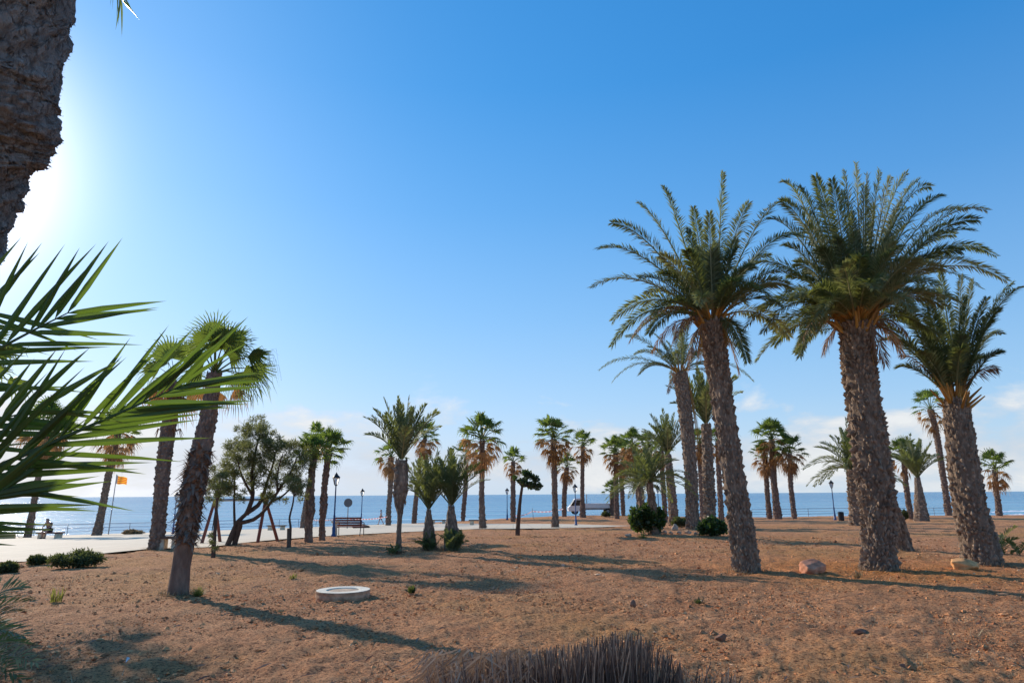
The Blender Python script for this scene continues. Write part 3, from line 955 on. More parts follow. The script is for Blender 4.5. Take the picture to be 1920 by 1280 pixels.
def big_date(label, tr, tips, nfill, fill_len, rows=46, per=12, dead=(), stalks=14, depth_spread=0.8, leaf=0.40, Y=None, el_fill=(-5, 80), fruit=None, skirt=True, fvar=(.1, .9)):
    base = ground(px_of_row(tr[0][0], tr[0][1], Y), Y) if Y else None
    b, pts, rads = trunk_px(tr, base=base)
    rads = [q_ * .87 for q_ in rads]
    t = empty('date_palm', b, label, 'palm tree', GD)
    H = (pts[-1] - pts[0]).length
    mb = MB()
    rows = int(rows * 1.4); per = int(per * 1.35)
    trunk_mesh(mb, pts, rads, rows, per, H / rows * 1.7, rads[-1] * .18, .15, 16, (0.0, 1.0, 900, rads[-1] * .36), 0.0, .08)
    mb.build('trunk', M['date_bark'], t)
    top = pts[-1]
    T = (pts[-1] - pts[-2]).normalized()
    r0 = rads[-1]
    g = MB(); dd = MB(); sk = MB()

    def do(mbx, tip, arch, var, n=135, hang=0.0, droop=.15, mi=0):
        D = tip - top
        hor = Vector((D.x, D.y, 0))
        Lh = D.length
        start = top + (hor.normalized() * r0 * .45 if hor.length > 1e-3 else Vector()) + T * random.uniform(-.05, .15)
        ctrl = start.lerp(tip, .60) + Vector((0, 0, (arch * 1.5 + .03) * Lh))
        frond(mbx, start, ctrl, tip, n, leaf * .88, .0125, random.uniform(.15, .5), var, .14, .020, .2, droop, mi, hang=hang, vjit=.5, sweep=(64, 34))
        # the bare petiole shows ochre near the trunk
        bz = lambda q: start * (1 - q) ** 2 + ctrl * 2 * q * (1 - q) + tip * q * q
        sk.tube([bz(0), bz(.09), bz(.19)], [.042, .030, .020], 5, random.uniform(0, 1), 0, False)
    for (px, py, *rest) in tips:
        arch = rest[0] if rest else 0.16
        tip = on_y(px, py, top.y + random.uniform(-depth_spread, depth_spread))
        do(g, tip, arch, fvar)
    for i in range(nfill):
        u = (i + .5) / nfill
        el = R(el_fill[1] + (el_fill[0] - el_fill[1]) * u + random.uniform(-8, 8)); az = i * 2.39996 + random.uniform(-.3, .3)
        L = fill_len * random.uniform(.85, 1.08)
        tip = top + Vector((math.cos(az) * math.cos(el), math.sin(az) * math.cos(el), math.sin(el))) * L
        tip.z -= .28 * L * math.cos(el)
        do(g, tip, .10 + .14 * math.cos(el), fvar)
    for (px, py, *rest) in dead:
        tip = on_y(px, py, top.y + random.uniform(-.6, .6))
        do(dd, tip, rest[0] if rest else .2, (.3, .9), 44, .5, .3)
    for i in range(stalks):
        az = random.uniform(0, 2 * PI); L = random.uniform(.25, .6)
        D = Vector((math.cos(az) * .5, math.sin(az) * .5, 1.0 * random.uniform(.3, 1))).normalized()
        s0 = top + Vector((math.cos(az), math.sin(az), 0)) * r0 * .7 - T * random.uniform(0, .3)
        sk.tube([s0, s0 + D * L * .5, s0 + D * L], [.045, .032, .014], 5, random.uniform(0, 1), 0, False)
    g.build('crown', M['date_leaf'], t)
    if dd.v: dd.build('dead_fronds', M['dead_frond'], t)
    sk.build('leaf_stalks', M['date_stalk'], t)
    if fruit:
        fb = MB()
        for (px, py, ln) in fruit:
            P = on_y(px, py, top.y - r0 * .9)
            for k in range(26):
                s0 = top + Vector((P.x - top.x, P.y - top.y, 0)) * .5 + Vector((0, 0, -.05))
                e = P + Vector((random.uniform(-.09, .09), random.uniform(-.09, .09), random.uniform(-ln, .05)))
                fb.tube([s0, s0.lerp(e, .5) + Vector((0, 0, .12)), e], [.008, .006, .004], 3, random.random(), 0, False)
        fb.build('fruit_stalks', M['date_stalk'], t)
    return t, top


# ------------------------------------------------------------------ the five big date palms on the right
big_date('tall date palm with slim leaning trunk left of the red boulder',
         [(1401, 1072, 60), (1393, 1010, 54), (1384, 950, 50), (1366, 830, 48), (1350, 720, 47), (1340, 655, 52), (1335, 605, 58)],
         [(1355, 326, .05), (1244, 352, .10), (1198, 381, .14), (1148, 418, .16), (1121, 466, .18), (1111, 538, .20), (1150, 600, .22), (1148, 648, .30), (1404, 381, .10), (1478, 374, .16), (1500, 442, .22),
          (1500, 520, .26), (1401, 676, .34), (1465, 575, .26), (1300, 390, .06), (1330, 400, .03), (1290, 430, .05), (1240, 480, .12), (1200, 520, .16), (1380, 450, .05), (1340, 470, .02), (1225, 590, .25), (1440, 480, .16), (1310, 470, .04)],
         26, 2.0, 50, 12, dead=[(1225, 655, .30), (1262, 640, .25), (1385, 700, .3), (1290, 690, .25), (1180, 640, .3)], depth_spread=.9, leaf=.42, fruit=[(1306, 660, .30), (1365, 640, .15)], el_fill=(5, 82))
big_date('stoutest date palm with the fullest crown right of the red boulder',
         [(1648, 1066, 78), (1648, 1020, 66), (1646, 960, 70), (1638, 890, 77), (1628, 820, 74), (1615, 720, 70), (1608, 660, 68), (1607, 608, 72)],
         [(1469, 341, .22), (1443, 411, .22), (1404, 499, .24), (1399, 615, .34), (1432, 622, .36), (1500, 668, .42), (1605, 309, .04), (1560, 338, .08), (1650, 322, .06), (1700, 326, .14), (1745, 350, .20),
          (1848, 394, .22), (1823, 432, .20), (1800, 470, .2), (1885, 525, .26), (1535, 618, .3), (1510, 420, .12), (1560, 430, .08), (1640, 400, .03), (1700, 420, .1), (1600, 400, .0), (1740, 480, .15), (1480, 520, .2), (1580, 360, .03), (1690, 380, .08), (1500, 352, .16), (1530, 332, .12), (1585, 322, .06), (1625, 330, .04), (1670, 334, .08), (1722, 338, .14), (1765, 368, .18), (1805, 392, .2), (1832, 412, .2), (1790, 440, .16), (1850, 470, .22), (1840, 505, .22), (1465, 378, .2), (1505, 392, .16), (1470, 460, .2), (1770, 560, .24), (1720, 610, .3), (1530, 360, .14), (1620, 350, .02), (1670, 440, .05)],
         46, 2.3, 52, 14, dead=[(1545, 660, .3), (1690, 660, .28), (1660, 680, .2), (1500, 640, .32), (1700, 625, .3)], stalks=26, depth_spread=1.0, leaf=.47, fruit=[(1640, 660, .35)], el_fill=(0, 82))
big_date('dark date palm standing half hidden behind the stoutest palm',
         [(1690, 1031, 50), (1678, 985, 46), (1658, 930, 40), (1632, 840, 32), (1612, 740, 30), (1610, 620, 32)],
         [(1868, 480, .22), (1780, 420, .16), (1700, 390, .1), (1640, 380, .04), (1790, 560, .26), (1560, 450, .16), (1590, 540, .2), (1840, 540, .28)],
         16, 2.2, 44, 10, stalks=10, depth_spread=.8, leaf=.46, el_fill=(5, 82), fvar=(.1, .5))
big_date('date palm with upright crown and thick tapering trunk nearest the right edge',
         [(1842, 1056, 84), (1834, 1010, 74), (1820, 957, 69), (1806, 868, 64), (1796, 790, 56), (1792, 752, 46)],
         [(1916, 538, .16), (1898, 532, .12), (1876, 625, .22), (1762, 507, .05), (1720, 520, .08), (1662, 551, .16), (1640, 612, .2), (1650, 640, .24), (1824, 525, .04), (1802, 518, .02), (1740, 560, .07), (1850, 560, .08), (1700, 590, .12), (1780, 560, .0), (1765, 600, .0), (1830, 590, .04), (1872, 580, .12), (1690, 640, .16), (1810, 560, .02), (1735, 620, .06), (1755, 545, .03)],
         10, 1.8, 40, 13, dead=[(1868, 690, .22), (1690, 665, .2)], stalks=18, depth_spread=.55, leaf=.40, el_fill=(40, 85), fvar=(.1, .55))
big_date('slender date palm with drooping crown behind the slim leaning palm',
         [(1301, 992, 34), (1298, 960, 28), (1296, 900, 28), (1288, 800, 30), (1280, 735, 31), (1275, 700, 30)],
         [(1124, 693, .2), (1148, 716, .26), (1174, 630, .18), (1190, 664, .22), (1225, 625, .12), (1262, 612, .03), (1290, 604, .02), (1412, 714, .26), (1386, 650, .2), (1330, 640, .1), (1240, 640, .08), (1200, 700, .24), (1350, 690, .22), (1310, 620, .04), (1215, 650, .14)],
         14, 2.6, 60, 10, dead=[(1252, 735, .1)], stalks=12, depth_spread=1.0, leaf=.42, el_fill=(-5, 82), fruit=[(1308, 790, 1.8)])

# ------------------------------------------------------------------ smaller date palms
P1 = date_palm('date palm with thin bare stem and bulging brown boot below upright fronds', [(748, 1036, 13), (748, 1000, 9), (750, 964, 9), (749, 946, 19), (751, 915, 30), (752, 880, 27), (753, 862, 20)], 118, 'upright', 0, per=8)
P2 = date_palm('short date palm with tapering trunk and bright upright fronds left of its twin', [(806, 1029, 32), (805, 1005, 26), (804, 975, 15), (804, 955, 7)], 104, 'upright', 1, per=8)
P3 = date_palm('short stout date palm with suckers and fronds leaning right of its twin', [(847, 1029, 34), (847, 1000, 30), (846, 970, 20), (846, 948, 10)], 104, 'upright', 0, rz=2.0, per=8)
P4 = date_palm('date palm with light bent trunk in front of the round dark bush', [(1230, 1002, 20), (1228, 975, 18), (1222, 940, 16), (1218, 905, 13)], 84, 'arch', 0, per=8)
P5 = date_palm('date palm showing dark low fronds behind the round dark bush', [(1203, 962, 14), (1202, 930, 13), (1200, 915, 10)], 66, 'arch', 1, Y=42, per=8)
P6 = date_palm('date palm with straight dark trunk left of the slender drooping palm', [(1264, 986, 21), (1260, 930, 17), (1256, 890, 15), (1252, 852, 13)], 78, 'upright', 1, per=8)
P7 = date_palm('date palm with grey trunk between the slender palm and slim leaning palm', [(1331, 985, 24), (1330, 930, 23), (1327, 860, 22), (1324, 795, 18)], 110, 'upright', 0, Y=40, per=8)
P8 = date_palm('date palm peeking out left of the stoutest trunk', [(1606, 985, 26), (1602, 930, 24), (1597, 880, 20)], 88, 'arch', 0, Y=45, rz=1.0, per=8)
P9 = date_palm('short date palm with flaring trunk right of the stoutest palm', [(1728, 976, 30), (1726, 950, 24), (1722, 915, 14), (1720, 896, 10)], 76, 'upright', 1, per=8)

# leaf suckers at the feet of three palms, each a plant of its own
def tuft(name, label, base, n, length, mat, cat, group=None, wd=.02, spread=(20, 85), var=(.1, .8), feather=False):
    t = MB()
    for i in range(n):
        az = random.uniform(0, 2 * PI); el = R(random.uniform(*spread)); L = length * random.uniform(.5, 1.15)
        D = Vector((math.cos(az) * math.cos(el), math.sin(az) * math.cos(el), math.sin(el)))
        s0 = base + Vector((random.uniform(-.12, .12), random.uniform(-.12, .12), -.02)) * (length / .5)
        if feather:
            tip = s0 + D * L; tip.z -= .15 * L
            frond(t, s0, s0 + D * L * .5 + Vector((0, 0, .1 * L)), tip, 24, L * .3, wd, .5, var, .15, .008)
        else:
            m_ = s0 + D * L * .5; tip = s0 + D * L; tip.z -= .25 * L * math.cos(el)
            W = D.cross(Vector((0, 0, 1))); W = (W.normalized() if W.length > .1 else Vector((1, 0, 0))) * wd
            v0 = random.uniform(*var)
            t.add([tuple(s0 - W * .5), tuple(s0 + W * .5), tuple(m_ - W), tuple(m_ + W), tuple(tip)], [(0, 1, 3, 2), (2, 3, 4)], [v0 * .6, v0 * .6, v0, v0, min(1, v0 + .1)])
    o = t.build(name, mat, origin=tuple(base)); o.location = base
    tag(o, label, cat, group)
    return o


tuft('palm_sucker', 'low palm suckers at the foot of the thin stemmed date palm', at(736, 1037) + Vector((0, 0, 0)), 16, .42, M['date_leaf'], 'plant', 'palm suckers', .012, feather=True)
tuft('palm_sucker', 'leafy suckers round the left short date palm', at(805, 1030), 34, .62, M['date_leaf'], 'plant', 'palm suckers', .012, (35, 85), (.1, .6), feather=True)
tuft('palm_sucker', 'leafy suckers round the right short date palm', at(850, 1031), 38, .72, M['date_leaf'], 'plant', 'palm suckers', .012, (35, 85), (.1, .6), feather=True)
tuft('young_date_palm', 'young date palm without trunk beside the rightmost big palm', at(1888, 1040), 11, 1.0, M['date_leaf'], 'palm', None, .016, (25, 80), (.4, .9), feather=True)

# ------------------------------------------------------------------ fan palms
W1 = [(334, 1114, 44), (340, 1060, 36), (350, 1000, 38), (360, 930, 43), (370, 880, 42), (384, 815, 34), (394, 760, 30), (402, 700, 26)]
b, pts, rads = trunk_px(W1)
t = empty('fan_palm', b, 'nearest fan palm with round backlit fans and shaggy waist, long shadow at its foot', 'palm tree', GF)
mb = MB()
trunk_mesh(mb, pts, rads, 44, 10, .12, .035, .35, 16, (0.24, 0.66, 700, .27), 0.26, .05)
mb.build('trunk', M['fan_bark'], t)
top = pts[-1]; sc = mpp(top)
g = MB(); dd = MB()
VIEW = (EYE - top).normalized()


def px_leaf(mbx, px, py, ax, ay, rpx, spread=115, droop=.25, tilt=(0, 0), var=.6, nseg=30, yoff=0.0, petiole=True, fuse=.52):
    P = on_y(px, py, top.y + yoff)
    A = Rt * ax + Up * ay
    Nn = VIEW + Rt * tilt[0] + Up * tilt[1]
    fan_leaf(mbx, P, A, Nn, rpx * sc, spread, nseg, droop, var, fuse)
    if petiole:
        mid_ = top.lerp(P, .5) + Vector((0, 0, .06))
        mbx.tube([top, mid_, P], [.02, .015, .009], 4, .8, 0, False)


px_leaf(g, 402, 628, -.25, 1, 54, 125, .05, (.1, .2), .75, fuse=.44)
px_leaf(g, 430, 650, .45, 1, 58, 115, .15, (.5, .3), .25, yoff=-.3, fuse=.44)
px_leaf(g, 440, 640, .8, .8, 52, 105, .4, (-.6, .5), .3, yoff=.3, fuse=.44)
px_leaf(g, 465, 668, 1, .25, 58, 70, .55, (.1, 1.2), .35, yoff=-.2, fuse=.44)
px_leaf(g, 470, 690, .9, -.45, 58, 95, .4, (.4, .3), .75, yoff=.1, fuse=.44)
px_leaf(g, 372, 655, -.9, .5, 47, 100, .35, (-.3, .9), .4, yoff=.4, fuse=.44)
px_leaf(g, 380, 690, -1, -.2, 51, 90, .45, (.2, .8), .5, yoff=.2, fuse=.44)
px_leaf(g, 415, 655, 0, 1, 40, 100, .1, (.8, .1), .15, yoff=.35, fuse=.44)
px_leaf(g, 440, 700, .6, -.8, 44, 80, .5, (-.2, .4), .4, yoff=.4, fuse=.44)
px_leaf(g, 405, 660, -.4, .9, 44, 80, .3, (-.8, .4), .2, yoff=-.35, fuse=.44)
px_leaf(g, 420, 640, .2, 1, 52, 110, .1, (-.4, .3), .65, yoff=-.5, fuse=.44)
px_leaf(g, 385, 640, -.5, .9, 47, 105, .15, (.3, .3), .6, yoff=-.6, fuse=.44)
px_leaf(g, 455, 700, .8, -.2, 51, 95, .4, (.3, .2), .7, yoff=-.4, fuse=.44)
px_leaf(g, 430, 670, .6, .4, 49, 105, .3, (-.2, .5), .5, yoff=.6, fuse=.44)
for (px, py, ax, ay, r_) in ((440, 728, .5, -1, 40), (380, 730, -.5, -1, 38), (412, 735, .1, -1, 36)):
    px_leaf(dd, px, py, ax, ay, r_, 55, .4, (random.uniform(-.6, .6), .2), random.uniform(.2, .7), 14, random.uniform(-.4, .4), True, .4)
for k in range(16):
    P = on_y(random.uniform(490, 515), random.uniform(655, 690), top.y + random.uniform(-.3, .3))
    g.tube([P, P + Rt * .10 + Up * .02, P + Rt * .16 - Up * random.uniform(.15, .35)], [.003, .002, .001], 3, .5, 0, False)
g.build('crown', M['fan_leaf'], t); dd.build('dead_leaves', M['fan_dead'], t)

W2 = [(290, 1030, 26), (296, 1000, 27), (301, 940, 27), (306, 880, 27), (314, 815, 29), (322, 760, 26), (328, 715, 24)]
b, pts, rads = trunk_px(W2)
t = empty('fan_palm', b, 'fan palm with straight scaly trunk just left of the nearest fan palm', 'palm tree', GF)
mb = MB(); trunk_mesh(mb, pts, rads, 50, 9, .14, .05, .2, 14, (0.72, .85, 120, .25), .03)
mb.build('trunk', M['fan_bark'], t)
top = pts[-1]; sc = mpp(top); VIEW = (EYE - top).normalized()
g = MB(); dd = MB()
px_leaf(g, 322, 672, -.3, 1, 56, 118, .1, (-.1, .2), .85)
px_leaf(g, 345, 668, .5, 1, 46, 100, .3, (.6, .3), .4, yoff=.5)
px_leaf(g, 300, 690, -1, .3, 44, 95, .4, (.2, .9), .55, yoff=-.4)
px_leaf(g, 352, 700, 1, .1, 44, 85, .5, (-.2, .9), .35, yoff=.2)
px_leaf(g, 310, 665, -.6, .8, 40, 95, .3, (-.8, .5), .35, yoff=.6)
for k in range(12):
    px_leaf(dd, 328 + random.uniform(-34, 34), 725 + random.uniform(-20, 40), random.uniform(-1, 1), random.uniform(-1, -.2), 40, 55, .4, (random.uniform(-.8, .8), .2), random.uniform(.2, .9), 12, random.uniform(-.8, .8), True, .4)
for k in range(14):
    a_ = random.uniform(0, 2 * PI); P = on_y(318 + 14 * math.cos(a_), 808, top.y + .25 * math.sin(a_))
    dd.tube([P, P + Rt * .16 * math.cos(a_) + Up * .1, P + Rt * .3 * math.cos(a_) - Up * random.uniform(.05, .4)], [.025, .02, .006], 4, random.random(), 0, False)
g.build('crown', M['fan_leaf'], t); dd.build('dead_leaves', M['fan_dead'], t)

fan_palm('fan palm half outside the left edge behind the near fronds', [(-118, 1072, 40), (-112, 980, 34), (-104, 880, 32), (-92, 780, 30), (-80, 700, 26)], 120, 2, Y=16.6, skirt=False)
fan_palm('thin leaning fan palm beside the flagpole', [(181, 1004, 21), (188, 972, 14), (197, 925, 13), (208, 870, 13), (222, 810, 12)], 55, 0, shag=(.1, .6, 120, .22))
fan_palm('thin fan palm with a bicycle leaning at its foot', [(51, 1008, 15), (58, 975, 12), (66, 930, 11), (76, 870, 10), (88, 805, 10)], 60, 1, shag=(.3, .9, 60, .2))
fan_palm('fan palm with dark waist nearest the young staked tree', [(579, 1016, 18), (579, 985, 14), (581, 955, 19), (582, 930, 15), (585, 885, 13), (588, 862, 12)], 50, 2, shag=(.35, .55, 160, .14), skirt=False)
fan_palm('bright green fan palm right of the dark waisted one', [(604, 1011, 14), (604, 980, 10), (607, 950, 15), (608, 920, 11), (612, 880, 12), (616, 850, 13)], 50, 2, shag=(.3, .5, 120, .14), skirt=False)
fan_palm('far fan palm hidden behind the dark waisted one, grey flared foot', [(568, 990, 14), (573, 950, 10), (582, 900, 9), (590, 860, 9), (594, 825, 9)], 36, 3)
fan_palm('fan palm behind the thin stemmed date palm, on its left', [(728, 985, 12), (729, 950, 9), (732, 915, 9), (733, 880, 11), (733, 858, 10)], 36, 1)
fan_palm('fan palm behind the thin stemmed date palm, on its right', [(776, 981, 11), (779, 945, 9), (784, 900, 8), (790, 850, 7), (797, 822, 8)], 36, 5)
fan_palm('tallest mid distance fan palm with long orange skirt', [(905, 991, 16), (904, 965, 12), (903, 930, 10), (904, 880, 10), (904, 825, 11)], 54, 0, shag=(0, .2, 140, .2))
fan_palm('smaller fan palm left of the tall orange skirted one', [(868, 977, 8), (870, 945, 8), (873, 910, 8), (874, 858, 8)], 33, 4)
fan_palm('fan palm behind the small round crowned tree', [(962, 978, 10), (962, 950, 10), (962, 910, 9), (962, 866, 8)], 31, 3)
fan_palm('fan palm with wide crown on the path edge left of the truck', [(1041, 989, 18), (1041, 960, 11), (1040, 920, 11), (1039, 880, 11), (1038, 822, 11)], 45, 5, shag=(0, .3, 120, .2))
fan_palm('smaller fan palm just behind the wide crowned one', [(1058, 968, 10), (1058, 930, 9), (1060, 905, 9), (1063, 876, 8)], 29, 1)
fan_palm('fan palm standing in front of the truck', [(1093, 970, 14), (1092, 940, 8), (1092, 890, 8), (1093, 836, 8)], 33, 3)
fan_palm('left one of the close pair of fan palms right of the truck', [(1157, 972, 11), (1156, 940, 9), (1155, 900, 9), (1154, 850, 9)], 36, 0)
fan_palm('right one of the close pair of fan palms right of the truck', [(1169, 967, 8), (1167, 930, 8), (1165, 890, 8), (1172, 855, 9)], 37, 5)
fan_palm('low small fan palm behind the close pair', [(1148, 966, 9), (1148, 935, 9), (1148, 920, 8)], 22, 2, skirt=False)
fan_palm('fan palm behind the bent date palm, tuft like top', [(1200, 972, 9), (1196, 920, 9), (1190, 860, 8), (1186, 835, 8)], 34, 1, Y=72)
fan_palm('fan palm whose dark top shows right above the bent date palm', [(1224, 972, 9), (1220, 920, 9), (1217, 840, 8)], 32, 2, Y=74)
fan_palm('brown skirted fan palm beside the half hidden lamp', [(1247, 968, 11), (1245, 930, 9), (1242, 890, 9), (1240, 846, 9)], 30, 3, Y=66)
fan_palm('red brown fan palm trunk left of the grey date palm', [(1318, 968, 10), (1315, 920, 9), (1313, 870, 9), (1312, 832, 9)], 32, 5, Y=62)
fan_palm('fan palm hidden behind the slim leaning date palm', [(1352, 968, 11), (1350, 920, 10), (1347, 870, 9), (1346, 830, 9)], 33, 3, Y=60)
fan_palm('left one of the three fan palms by the right railing', [(1443, 973, 11), (1440, 940, 9), (1437, 900, 9), (1434, 858, 9)], 33, 1)
fan_palm('middle and tallest of the three fan palms by the right railing', [(1459, 973, 19), (1455, 940, 13), (1451, 900, 12), (1449, 860, 11), (1447, 826, 11)], 44, 0)
fan_palm('right one of the three fan palms by the right railing', [(1490, 973, 11), (1486, 940, 9), (1482, 900, 9), (1481, 850, 8)], 36, 5)
fan_palm('green topped fan palm left of the flaring short date palm', [(1709, 973, 11), (1704, 945, 10), (1699, 910, 10), (1694, 856, 9)], 38, 2)
fan_palm('tall wind torn fan palm left of the rightmost big trunk', [(1779, 966, 14), (1774, 930, 11), (1765, 870, 11), (1756, 815, 11), (1745, 768, 11)], 42, 4)
fan_palm('rightmost far fan palm by the breaking waves', [(1873, 967, 12), (1872, 945, 10), (1867, 915, 9), (1866, 880, 10)], 40, 3)

# ------------------------------------------------------------------ near palm on the left: leaning trunk with rough bark
NY = 2.45
edge = [(1560, -330), (1180, -205), (800, -92), (600, -30), (500, 0), (440, 14), (390, 30), (330, 60), (290, 74), (262, 94), (230, 122), (180, 130), (150, 130), (65, 140), (0, 156), (-120, 178), (-220, 195), (-380, 215)]
tr = [((156 - .316 * y) - 140, y, 2 * (140 + e - (156 - .316 * y))) for y, e in ((y_, e_ - 34) for y_, e_ in edge)]
pts = []; rads = []
for (px, py, w_) in tr:
    P = on_y(px, py, NY); pts.append(P); rads.append(w_ * mpp(P) / 2)
g0 = Vector((pts[0].x, pts[0].y, G(pts[0].x, pts[0].y)))
pts[0] = Vector((pts[0].x, pts[0].y, g0.z - .1))
t = empty('date_palm', g0, 'dark rough leaning palm trunk filling the top left corner', 'palm tree', 'near palms on the left')
mb = MB()
# rough core with fine relief
C = catmull(pts, 260); nseg_ = 150
th = np.linspace(0, 2 * PI, nseg_, endpoint=False)
rr = np.interp(np.linspace(0, 1, 261), np.linspace(0, 1, len(rads)), rads)
e1 = Vector((1, 0, 0)); vs = []; va = []
hh = np.linspace(0, 5.2, 261)
Th, Hh = np.meshgrid(th, hh)
cx, cy = np.cos(Th), np.sin(Th)
def n3(s, seed):
    return vnoise(cx * s + 31 + Hh * s * .55, cy * s + 17 - Hh * s * 1.9, seed) - .5
def cut_bases():
    # broad diamond shaped leaf bases
    row = np.floor(Hh / .17); ph = Th / (2 * PI) * 9 + .5 * (row % 2) + .13 * row
    u = ph - np.floor(ph) - .5; v = Hh / .17 - row
    return (0.035 * v * (1 - 3.2 * u * u)) - .012
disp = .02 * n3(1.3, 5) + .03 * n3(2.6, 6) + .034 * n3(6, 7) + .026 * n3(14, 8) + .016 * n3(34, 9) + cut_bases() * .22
for i in range(261):
    T = (C[min(i + 1, 260)] - C[max(i - 1, 0)]).normalized()
    f1 = (e1 - T * e1.dot(T)).normalized(); f2 = T.cross(f1)
    for k in range(nseg_):
        r = rr[i] * .97 + disp[i, k]
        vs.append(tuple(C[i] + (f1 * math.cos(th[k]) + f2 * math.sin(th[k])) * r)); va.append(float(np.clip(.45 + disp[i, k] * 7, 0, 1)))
fs = []
for i in range(260):
    for k in range(nseg_):
        k2 = (k + 1) % nseg_
        fs.append((i * nseg_ + k, i * nseg_ + k2, (i + 1) * nseg_ + k2, (i + 1) * nseg_ + k))
mb.add(vs, fs, va)
for _ in range(9000):     # bark fibres
    i = random.randrange(30, 250); k = random.randrange(nseg_)
    P = Vector(vs[i * nseg_ + k]); ra = (P - C[i]).normalized()
    L = random.uniform(.005, .018); D = (ra * .7 + Vector((random.uniform(-1, 1), random.uniform(-1, 1), random.uniform(-1, 1)))).normalized()
    W = D.orthogonal().normalized() * .0022
    mb.add([tuple(P - W), tuple(P + W), tuple(P + D * L)], [(0, 1, 2)], random.random())
mb.build('trunk', M['near_bark'], t, smooth=True)
top = pts[-1]
g = MB()
for i in range(15):
    az = R(100) + i * R(17) + random.uniform(-.1, .1); el = R(random.uniform(5, 65)); L = random.uniform(1.5, 2.0)
    tip = top + Vector((math.cos(az) * math.cos(el), -abs(math.sin(az)) * math.cos(el) * .6 - .1, math.sin(el))) * L
    frond(g, top, top.lerp(tip, .5) + Vector((0, 0, .3)), tip, 40, .34, .014, .4, (.2, .6), .18, .016)
# one frond arches over and its tip hangs into view
tipP = on_y(228, 4, NY - .1)
st0 = on_y(150, -300, NY)
frond(g, top, on_y(150, -330, NY - .05), tipP, 60, .19, .0042, .15, (.3, .7), .2, .006, .5, .10, hang=.15, detail=2, twist=1.2, sweep=(45, 30))
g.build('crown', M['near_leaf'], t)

# ------------------------------------------------------------------ near young date palm whose fronds reach in from the left
by = 1.75
bp = Vector((-2.75, 1.25, 0)); bp.z = G(bp.x, bp.y)
t = empty('date_palm', bp, 'near date palm whose long green fronds reach in from the left edge', 'palm tree', 'near palms on the left')
mb = MB()
cr = Vector((-2.55, 1.45, 1.05))
trunk_mesh(mb, [bp - Vector((0, 0, .05)), bp.lerp(cr, .5), cr], [.26, .24, .18], 12, 10, .13, .05)
mb.build('trunk', M['date_bark'], t)


def nfr(p1, p2, y1, y2, n, leaf, wd, vee, sweep, var, stalk, twist, droop=.03):
    g = MB()
    a = on_y(p1[0], p1[1], y1); b_ = on_y(p2[0], p2[1], y2)
    frond(g, cr, a, b_, n, leaf, wd, vee, var, stalk, .0095, .5, droop, sweep=sweep, detail=2, twist=twist, vjit=.22)
    return g.build('frond', M['near_leaf'], t, smooth=False)


nfr((-150, 720), (130, 585), 1.5, 1.62, 19, .345, .0076, .1, (46, 24), (.2, .6), .20, 1.15)
nfr((-40, 890), (342, 722), 1.35, 1.55, 34, .320, .0078, .1, (42, 20), (.2, .6), .20, 1.2)
nfr((-200, 820), (60, 770), 1.5, 1.45, 16, .31, .0076, .1, (34, 20), (.1, .5), .25, 1.0)
nfr((-150, 985), (15, 915), 1.3, 1.45, 16, .29, .0076, .1, (36, 20), (.2, .55), .3, 1.1)
nfr((-330, 640), (-20, 585), 1.6, 1.7, 16, .33, .0078, .1, (60, 34), (.25, .6), .25, 1.15)
for i in range(9):
    g = MB()
    az = R(95 + i * 28); L = random.uniform(1.2, 1.7)
    tip = cr + Vector((math.cos(az) * L * .9, math.sin(az) * L * .5 - .5, random.uniform(.1, 1.0)))
    if tip.x > -2.4 and tip.y > 0.4: tip.y = -.2
    frond(g, cr, cr.lerp(tip, .5) + Vector((0, 0, .4)), tip, 36, .34, .014, .45, (.2, .6), .2, .012, .4, .06)
    g.build('frond', M['near_leaf'], t)

# another trunkless palm by the left edge, further out: its leaf tips show low in the corner
P = Vector((-5.9, 7.2, 0)); P.z = G(P.x, P.y)
g = MB()
for i in range(22):
    az = i * 2.39996; el = R(random.uniform(25, 80)); L = random.uniform(.9, 1.5)
    D = Vector((math.cos(az) * math.cos(el), math.sin(az) * math.cos(el), math.sin(el)))
    frond(g, P + Vector((0, 0, .05)), P + D * L * .5 + Vector((0, 0, .15 * L)), P + D * L - Vector((0, 0, .25 * L)), 26, .34, .012, .5, (.4, .9), .12, .01, .1, .1)
for (px, py) in ((66, 1240), (30, 1262), (48, 1205), (20, 1175), (40, 1275)):
    q = on_y(px, py, 6.6)
    frond(g, P + Vector((0, 0, .05)), P.lerp(q, .5) + Vector((0, 0, .25)), q, 26, .34, .012, .5, (.5, .9), .12, .01, .1, .1)
o = g.build('young_date_palm', M['date_leaf'], origin=tuple(P)); o.location = P
tag(o, 'young trunkless palm showing a few leaf tips in the bottom left corner', 'palm', 'near palms on the left')


# ------------------------------------------------------------------ trees with small leaves
def leaf_cluster(mb, c, rx, rz, n, ll, lw, var=(0, 1), up=0.3, feather=False):
    for _ in range(n):
        while True:
            q = Vector((random.uniform(-1, 1), random.uniform(-1, 1), random.uniform(-1, 1)))
            if q.length < 1: break
        q = q * (0.55 + .45 * random.random())
        P = c + Vector((q.x * rx, q.y * rx, q.z * rz))
        D = (q * .8 + Vector((random.uniform(-1, 1), random.uniform(-1, 1), random.uniform(-1, 1) + up))).normalized()
        W = D.cross(Vector((random.uniform(-1, 1), random.uniform(-1, 1), random.uniform(-1, 1)))).normalized() * lw * random.uniform(.6, 1.3)
        L = ll * random.uniform(.5, 1.3)
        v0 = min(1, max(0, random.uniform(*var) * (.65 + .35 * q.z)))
        mb.add([tuple(P), tuple(P + D * L * .5 + W), tuple(P + D * L * .5 - W), tuple(P + D * L)], [(0, 1, 3), (0, 3, 2)], v0)


